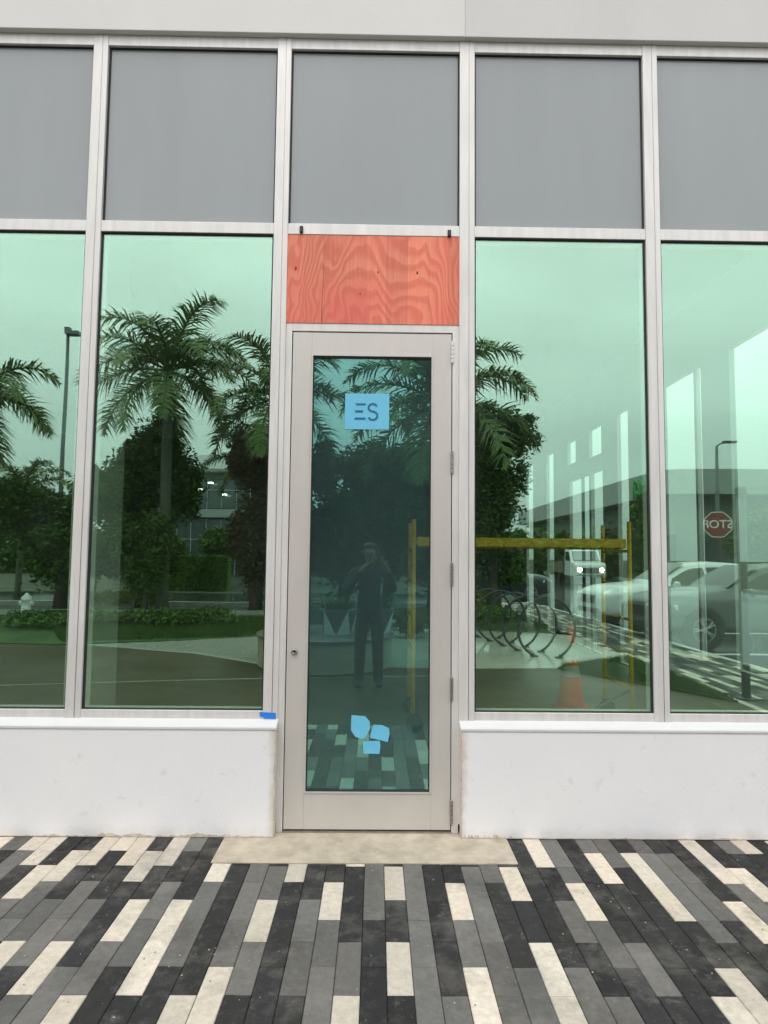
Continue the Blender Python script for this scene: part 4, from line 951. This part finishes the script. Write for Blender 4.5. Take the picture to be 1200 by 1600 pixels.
# --- cars
def loft(bm, st, mi=0):
    rings = []
    for (x, zb, zs, zt, ws, wt) in st:
        half = [(ws*.86, zb), (ws*.985, zb+.10), (ws, zb+(zs-zb)*.5), (ws*.99, zs-.03), (ws*.955, zs), (wt+.0, zt-.05), (wt*.82, zt-.005), (wt*.4, zt+.012)]
        ring = [bm.verts.new((x, y, z)) for y, z in half] + [bm.verts.new((x, -y, z)) for y, z in half[::-1]]
        rings.append(ring)
    n = len(rings[0])
    for a, b in zip(rings, rings[1:]):
        for k in range(n): bm.faces.new((a[k], a[(k+1) % n], b[(k+1) % n], b[k])).material_index = mi
    bm.faces.new(rings[0]); bm.faces.new(rings[-1][::-1])
CS = [(2.31, .44, .66, .74, .72, .60), (2.25, .30, .74, .86, .83, .68), (2.0, .25, .84, .97, .90, .74), (1.5, .25, .89, 1.02, .925, .77), (1.0, .25, .92, 1.06, .93, .76),
      (.78, .25, .93, 1.10, .93, .74), (.35, .25, .94, 1.37, .93, .67), (.0, .25, .95, 1.53, .93, .61), (-.6, .25, .96, 1.58, .93, .60), (-1.3, .25, .97, 1.56, .93, .59),
      (-1.85, .27, .99, 1.47, .92, .57), (-2.12, .32, 1.0, 1.20, .90, .58), (-2.26, .36, .92, 1.02, .87, .62), (-2.31, .48, .78, .86, .80, .60)]
def side_pt(x, t):
    for a, b in zip(CS, CS[1:]):
        if b[0] <= x <= a[0]:
            s = (a[0]-x)/(a[0]-b[0]); zs, zt, ws, wt = (a[i]+(b[i]-a[i])*s for i in (2, 3, 4, 5)); break
    return (ws*.955+(wt-ws*.955)*t, zs+(zt-.05-zs)*t)
def make_car(paint, lab, loc, rz, lights=None):
    t = empty('parked_car', loc, rz, label=lab, cat='car')
    bm = bmesh.new(); loft(bm, CS); body = obj('body', bm, paint, t, smooth=True)
    sb = body.modifiers.new('s', 'SUBSURF'); sb.levels = 2; sb.render_levels = 2
    for sg in (1, -1):
        for (xa, xb) in ((.62, -.30), (-.38, -1.12), (-1.20, -1.72)):
            bm = bmesh.new(); n = 5; lo, hi = [], []
            for i in range(n+1):
                x = xa+(xb-xa)*i/n
                y0, z0 = side_pt(x, .10); y1, z1 = side_pt(min(x, .45) if xa > .5 else x, .86)
                xt = x if xa < .5 else x-.0
                lo.append(bm.verts.new((x, sg*(y0+.006), z0))); hi.append(bm.verts.new((xt, sg*(y1+.006), z1 if xa < .5 or x < .4 else side_pt(x, .80)[1])))
            for i in range(n): bm.faces.new((lo[i], lo[i+1], hi[i+1], hi[i]))
            obj('side_window', bm, 'car_glass', t)
    for nm, xs_ in (('windshield', [(.80, 1.10), (.42, 1.36), (.10, 1.525)]), ('rear_window', [(-1.88, 1.47), (-2.10, 1.25)])):
        bm = bmesh.new(); rows = []
        for (x, z) in xs_:
            wt = side_pt(x, 1)[0]-.07; off = .022
            rows.append([bm.verts.new((x+(.012 if nm == 'windshield' else -.012), y*wt, z+off*(1 - abs(y)*.9))) for y in (-1, -.5, 0, .5, 1)])
        for a, b in zip(rows, rows[1:]):
            for k in range(4): bm.faces.new((a[k], a[k+1], b[k+1], b[k]))
        obj(nm, bm, 'car_glass', t, smooth=True)
    for x in (1.42, -1.36):
        for sg in (1, -1):
            c = (x, sg*.80, .35)
            bm = bmesh.new(); lathe(bm, [(.39, -.14), (.395, .128), (.36, .131)], 32, (x, sg*.80, .36), axis='y'); obj('wheel_arch', bm, 'black_plastic', t)
            wh = bpy.data.objects.new('wheel', None); C.objects.link(wh); wh.parent = t; wh.location = (x, sg*.80, .35)
            bm = bmesh.new(); lathe(bm, [(.23, -.10), (.32, -.11), (.345, -.08), (.35, 0), (.345, .09), (.32, .138), (.235, .135)], 36, axis='y'); obj('tyre', bm, 'rubber', wh, smooth=True)
            bm = bmesh.new(); s1 = sg
            lathe(bm, [(.235, .08*s1), (.235, .139*s1), (.205, .141*s1), (.20, .10*s1)], 36, axis='y') if s1 > 0 else lathe(bm, [(.20, -.10), (.205, -.141), (.235, -.139), (.235, -.08)], 36, axis='y')
            for k in range(5):
                a = k*2*math.pi/5
                for da in (-.14, .14):
                    tube(bm, [(.04*math.cos(a), .145*s1, .04*math.sin(a)), (.215*math.cos(a+da), .135*s1, .215*math.sin(a+da))], [.022, .016], 6)
            lathe(bm, [(.05, .12*s1), (.05, .15*s1), (.02, .156*s1)], 14, axis='y'); obj('rim', bm, 'rim', wh)
            bm = bmesh.new(); lathe(bm, [(.20, .086*s1), (.20, .09*s1), (.19, .094*s1)], 24, axis='y'); obj('hub_dark', bm, 'black_plastic', wh)
    bm = bmesh.new(); box(bm, 2.20, 2.318, -.42, .42, .56, .76); g = obj('grille', bm, 'black_plastic', t, bev=.02)
    bm = bmesh.new(); box(bm, 2.17, 2.30, -.60, .60, .33, .47); obj('lower_grille', bm, 'black_plastic', t, bev=.02)
    for sg in (1, -1):
        bm = bmesh.new(); prism(bm, [(2.30, sg*.46), (2.16, sg*.80), (1.88, sg*.905), (1.98, sg*.70), (2.15, sg*.46)], .70, .80); obj('headlight', bm, lights or 'lamp_glass', t, bev=.01)
        bm = bmesh.new(); box(bm, 2.16, 2.27, sg*.70-.07, sg*.70+.07, .40, .47); obj('fog_lamp', bm, 'lamp_glass', t, bev=.01)
        bm = bmesh.new(); box(bm, -2.30, -2.10, sg*.72-.12, sg*.72+.12, .82, .97); obj('tail_lamp', bm, 'sign_red', t, bev=.02)
        bm = bmesh.new(); lathe(bm, [(.02, -.06), (.075, -.04), (.085, .02), (.05, .06)], 14, (0, 0, 0), axis='x')
        bmesh.ops.scale(bm, vec=(1, 1.25, .95), verts=bm.verts); trans(bm, (.55, sg*1.02, 1.03)); obj('mirror', bm, paint, t, smooth=True)
        bm = bmesh.new(); box(bm, .62, .66, sg*.90-.08, sg*.90+.08, .94, .99); obj('mirror_arm', bm, 'black_plastic', t)
        for x in (.25, -.75):
            bm = bmesh.new(); box(bm, x-.22, x-.04, sg*.925-.012, sg*.925+.012, .86, .885); obj('door_handle', bm, paint, t)
    return t
make_car('car_white', 'white parked car standing behind the dark grey one, its roof just left of the post', (7.55, -12.4, -.12), R(176))
make_car('car_silver', 'dark grey parked car closest to the post, mirrored in the right window', (7.45, -9.15, -.12), R(178))
c3 = make_car('car_dark', 'dark car far back, seen small behind the bike rack', (4.5, -21.5, -.12), R(5))
# lit tail light on it
bm = bmesh.new(); box(bm, -2.35, -2.29, .62, .80, .84, .92); obj('lit_tail_lamp', bm, 'tail_glow', c3)
# --- oncoming truck
tr = empty('utility_truck', (13.85, -40, -.12), R(94), label='white open back truck with headlights on, driving up the wet street', cat='truck')
bm = bmesh.new(); prism_y(bm, [(2.9, .45), (3.05, .6), (3.05, 1.15), (2.9, 1.3), (1.9, 1.42), (1.35, 2.15), (.1, 2.2), (.0, 1.3), (.0, .45)], -.95, .95); obj('cab', bm, 'car_white', tr, bev=.06)
bm = bmesh.new(); v = [bm.verts.new(p) for p in ((1.92, -.82, 1.46), (1.92, .82, 1.46), (1.44, .76, 2.08), (1.44, -.76, 2.08))]; bm.faces.new(v); trans(bm, (.02, 0, .02)); obj('windshield', bm, 'car_glass', tr)
for sg in (1, -1):
    bm = bmesh.new(); prism_y(bm, [(1.70, 1.45), (1.30, 2.02), (.35, 2.04), (.30, 1.45)], sg*.952-.004, sg*.952+.004); obj('side_window', bm, 'car_glass', tr)
    bm = bmesh.new(); lathe(bm, [(.13, 3.0), (.13, 3.07), (.09, 3.09)], 16, (0, sg*.68, .88), axis='x'); obj('headlight', bm, 'head_glow', tr)
    for x in (2.2, -2.0):
        bm = bmesh.new(); lathe(bm, [(.30, -.14), (.42, -.12), (.43, .12), (.30, .14)], 24, (x, sg*.80, .43), axis='y'); obj('wheel', bm, 'rubber', tr)
bm = bmesh.new(); box(bm, -3.4, -.1, -1.05, 1.05, .62, .80); box(bm, -3.4, -.1, -1.05, -1.0, .80, 1.35); box(bm, -3.4, -.1, 1.0, 1.05, .80, 1.35); box(bm, -.15, -.1, -1.0, 1.0, .80, 1.7); obj('bed', bm, 'truck_bed', tr)
bm = bmesh.new(); box(bm, 3.0, 3.058, -.5, .5, .65, 1.0); obj('grille', bm, 'black_plastic', tr)
bm = bmesh.new(); box(bm, 3.0, 3.14, -.95, .95, .42, .58); obj('bumper', bm, 'grey_metal', tr)

# ================================================================== THE PHOTOGRAPHER
def skin_mesh(name, chains, mat, parent, sub=2, root=0):
    """chains: list of lists of (x,y,z,rx,ry) ; shared points are merged by position"""
    vs, es, rs, idx = [], [], [], {}
    def vid(p):
        k = tuple(round(q, 4) for q in p[:3])
        if k not in idx: idx[k] = len(vs); vs.append(p[:3]); rs.append((p[3], p[4] if len(p) > 4 else p[3]))
        return idx[k]
    for ch in chains:
        for a, b in zip(ch, ch[1:]): es.append((vid(a), vid(b)))
    me = bpy.data.meshes.new(name); me.from_pydata(vs, es, []); me.update()
    me.materials.append(MT[mat])
    o = bpy.data.objects.new(name, me); C.objects.link(o); o.parent = parent
    md = o.modifiers.new('skin', 'SKIN'); md.use_smooth_shade = True; md.branch_smoothing = 0.6
    if not me.skin_vertices: me.attributes  # layer is made by the modifier
    return o, rs, sub, root
def finish_skin(o, rs, sub, root):
    me = o.data
    bm = bmesh.new(); bm.from_mesh(me); ly = bm.verts.layers.skin.verify()
    bm.verts.ensure_lookup_table()
    for v, q in zip(bm.verts, rs): v[ly].radius = q
    bm.verts[root][ly].use_root = True
    bm.to_mesh(me); bm.free()
    s = o.modifiers.new('sub', 'SUBSURF'); s.levels = sub; s.render_levels = sub
PX, PY = -0.075, -3.98
per = empty('person', (PX, PY, 0), label='person in dark clothes holding up a phone to take the photo', cat='person')
# local frame: faces +y (towards the shop)
hand_r = Vector((0.145-0.01, 0.325, 1.455)); hand_l = Vector((0.058, 0.325, 1.455))
hips = (0, 0, .93, .13, .10)
body = [
 [hips, (0, -.01, 1.05, .125, .092), (0, -.015, 1.2, .14, .10), (0, -.01, 1.33, .155, .10), (0, .0, 1.405, .075, .065), (0, .015, 1.455, .052, .054), (0, .03, 1.50, .056, .066), (0, .04, 1.565, .078, .094), (0, .03, 1.625, .07, .085), (0, .02, 1.665, .04, .05)],
 [hips, (.085, 0, .85, .085, .085), (.10, .01, .50, .057, .062), (.105, -.02, .28, .052, .058), (.11, -.02, .10, .036, .040), (.115, .0, .045, .038, .034), (.125, .11, .032, .036, .024), (.13, .17, .025, .028, .016)],
 [hips, (-.085, 0, .85, .085, .085), (-.10, .01, .50, .057, .062), (-.105, -.02, .28, .052, .058), (-.11, -.02, .10, .036, .040), (-.115, .0, .045, .038, .034), (-.125, .11, .032, .036, .024), (-.13, .17, .025, .028, .016)],
 [(0, -.01, 1.33, .155, .10), (.165, -.01, 1.345, .058, .058), (.245, .02, 1.22, .046, .048), (.285, .06, 1.10, .040, .042), (.255, .17, 1.25, .036, .038), (.20, .27, 1.385, .026, .030), (hand_r.x+.028, hand_r.y-.005, hand_r.z-.02, .016, .030), (hand_r.x+.018, hand_r.y-.0, hand_r.z+.025, .012, .030)],
 [(0, -.01, 1.33, .155, .10), (-.165, -.01, 1.345, .058, .058), (-.245, .02, 1.22, .046, .048), (-.27, .06, 1.10, .040, .042), (-.17, .17, 1.25, .036, .038), (-.06, .27, 1.385, .026, .030), (hand_l.x-.028, hand_l.y-.005, hand_l.z-.02, .016, .030), (hand_l.x-.018, hand_l.y-.0, hand_l.z+.025, .012, .030)],
]
# fingers: four behind the phone, thumb on the near face
for sg, hd_ in ((1, hand_r), (-1, hand_l)):
    root_ = (hd_.x+sg*.018, hd_.y, hd_.z+.025, .012, .030)
    for k, (dz, ln) in enumerate(((.030, .9), (.012, 1.0), (-.008, .95), (-.026, .75))):
        b0 = (hd_.x+sg*.020, hd_.y+.012, hd_.z+.028+dz, .0085, .0085)
        body.append([root_, b0, (hd_.x+sg*.014-0, hd_.y+.026, hd_.z+.030+dz, .0082, .0082), (hd_.x-sg*.010*ln, hd_.y+.030, hd_.z+.034+dz, .0075, .0075), (hd_.x-sg*.030*ln, hd_.y+.027, hd_.z+.036+dz, .0065, .0065)])
    body.append([root_, (hd_.x+sg*.016, hd_.y-.014, hd_.z+.014, .0105, .0105), (hd_.x+sg*.004, hd_.y-.018, hd_.z+.034, .0095, .0095), (hd_.x-sg*.010, hd_.y-.014, hd_.z+.052, .008, .008)])
finish_skin(*skin_mesh('body', body, 'skin', per))
shirt = [
 [(0, 0, .80, .150, .118), (0, 0, .90, .158, .122), (0, -.01, 1.05, .142, .108), (0, -.015, 1.2, .152, .112), (0, -.01, 1.33, .165, .108), (0, .0, 1.41, .082, .070)],
 [(0, -.01, 1.33, .165, .108), (.165, -.01, 1.350, .070, .070), (.245, .02, 1.22, .060, .060), (.285, .058, 1.10, .050, .052), (.262, .15, 1.225, .046, .046), (.215, .245, 1.35, .037, .039)],
 [(0, -.01, 1.33, .165, .108), (-.165, -.01, 1.350, .070, .070), (-.245, .02, 1.22, .060, .060), (-.27, .058, 1.10, .050, .052), (-.182, .15, 1.225, .046, .046), (-.085, .245, 1.35, .037, .039)]]
finish_skin(*skin_mesh('shirt', shirt, 'shirt', per))
tro = [[(0, 0, .97, .142, .112), (0, 0, .92, .145, .115), (.088, 0, .83, .098, .098), (.102, .01, .50, .072, .075), (.108, -.015, .28, .064, .068), (.112, -.012, .085, .056, .060), (.113, -.012, .03, .056, .060)],
       [(0, 0, .92, .145, .115), (-.088, 0, .83, .098, .098), (-.102, .01, .50, .072, .075), (-.108, -.015, .28, .064, .068), (-.112, -.012, .085, .056, .060), (-.113, -.012, .03, .056, .060)]]
finish_skin(*skin_mesh('trousers', tro, 'trousers', per))
for sg in (1, -1):
    finish_skin(*skin_mesh('shoe', [[(sg*.115, -.05, .045, .044, .040), (sg*.118, .02, .045, .045, .042), (sg*.127, .11, .036, .046, .032), (sg*.132, .19, .028, .036, .024)]], 'black_plastic', per))
finish_skin(*skin_mesh('hair', [[(0, -.03, 1.50, .05, .045), (0, -.012, 1.57, .088, .088), (0, .030, 1.640, .094, .106), (0, .032, 1.682, .078, .090)]], 'hair', per))
# face details
bm = bmesh.new()
for sg in (1, -1): lathe(bm, [(.003, .0), (.011, .004), (.011, .010), (.004, .015)], 12, (sg*.030, .100, 1.575), axis='y')
obj('eyes', bm, 'eye_white', per, smooth=True)
bm = bmesh.new()
for sg in (1, -1): lathe(bm, [(.0045, .013), (.0045, .0165), (.002, .0175)], 10, (sg*.030, .1002, 1.575), axis='y')
obj('pupils', bm, 'hair', per)
bm = bmesh.new(); tube(bm, [(0, .118, 1.580), (0, .138, 1.556), (0, .146, 1.543), (0, .128, 1.536)], [.008, .011, .013, .009], 8)
for sg in (1, -1): tube(bm, [(sg*.078, .03, 1.59), (sg*.090, .022, 1.575), (sg*.084, .03, 1.545)], [.008, .014, .008], 8)
obj('nose_and_ears', bm, 'skin', per, smooth=True)
bm = bmesh.new(); tube(bm, [(-.024, .118, 1.516), (0, .128, 1.518), (.024, .118, 1.516)], [.003, .006, .003], 8); obj('mouth', bm, 'sign_red', per, smooth=True)
# phone (its lens sits at the camera point, just behind it)
ph = empty('phone', (0, -CAM_D-0.004, CAM_H), label='dark phone held upright in both hands of the person', cat='phone')
bm = bmesh.new(); box(bm, -.016, .058, -.0125, -.0045, -.125, .022); obj('phone_body', bm, 'black_plastic', ph, bev=.003)
bm = bmesh.new(); lathe(bm, [(.011, -.0044), (.011, -.0024), (.007, -.0020), (.006, -.003)], 20, (0, 0, 0), axis='y'); obj('lens_ring', bm, 'grey_metal', ph)
bm = bmesh.new(); box(bm, -.013, .055, -.0131, -.0126, -.120, .018); obj('screen', bm, 'car_glass', ph)
ph.location = (0, -CAM_D-0.012, CAM_H)
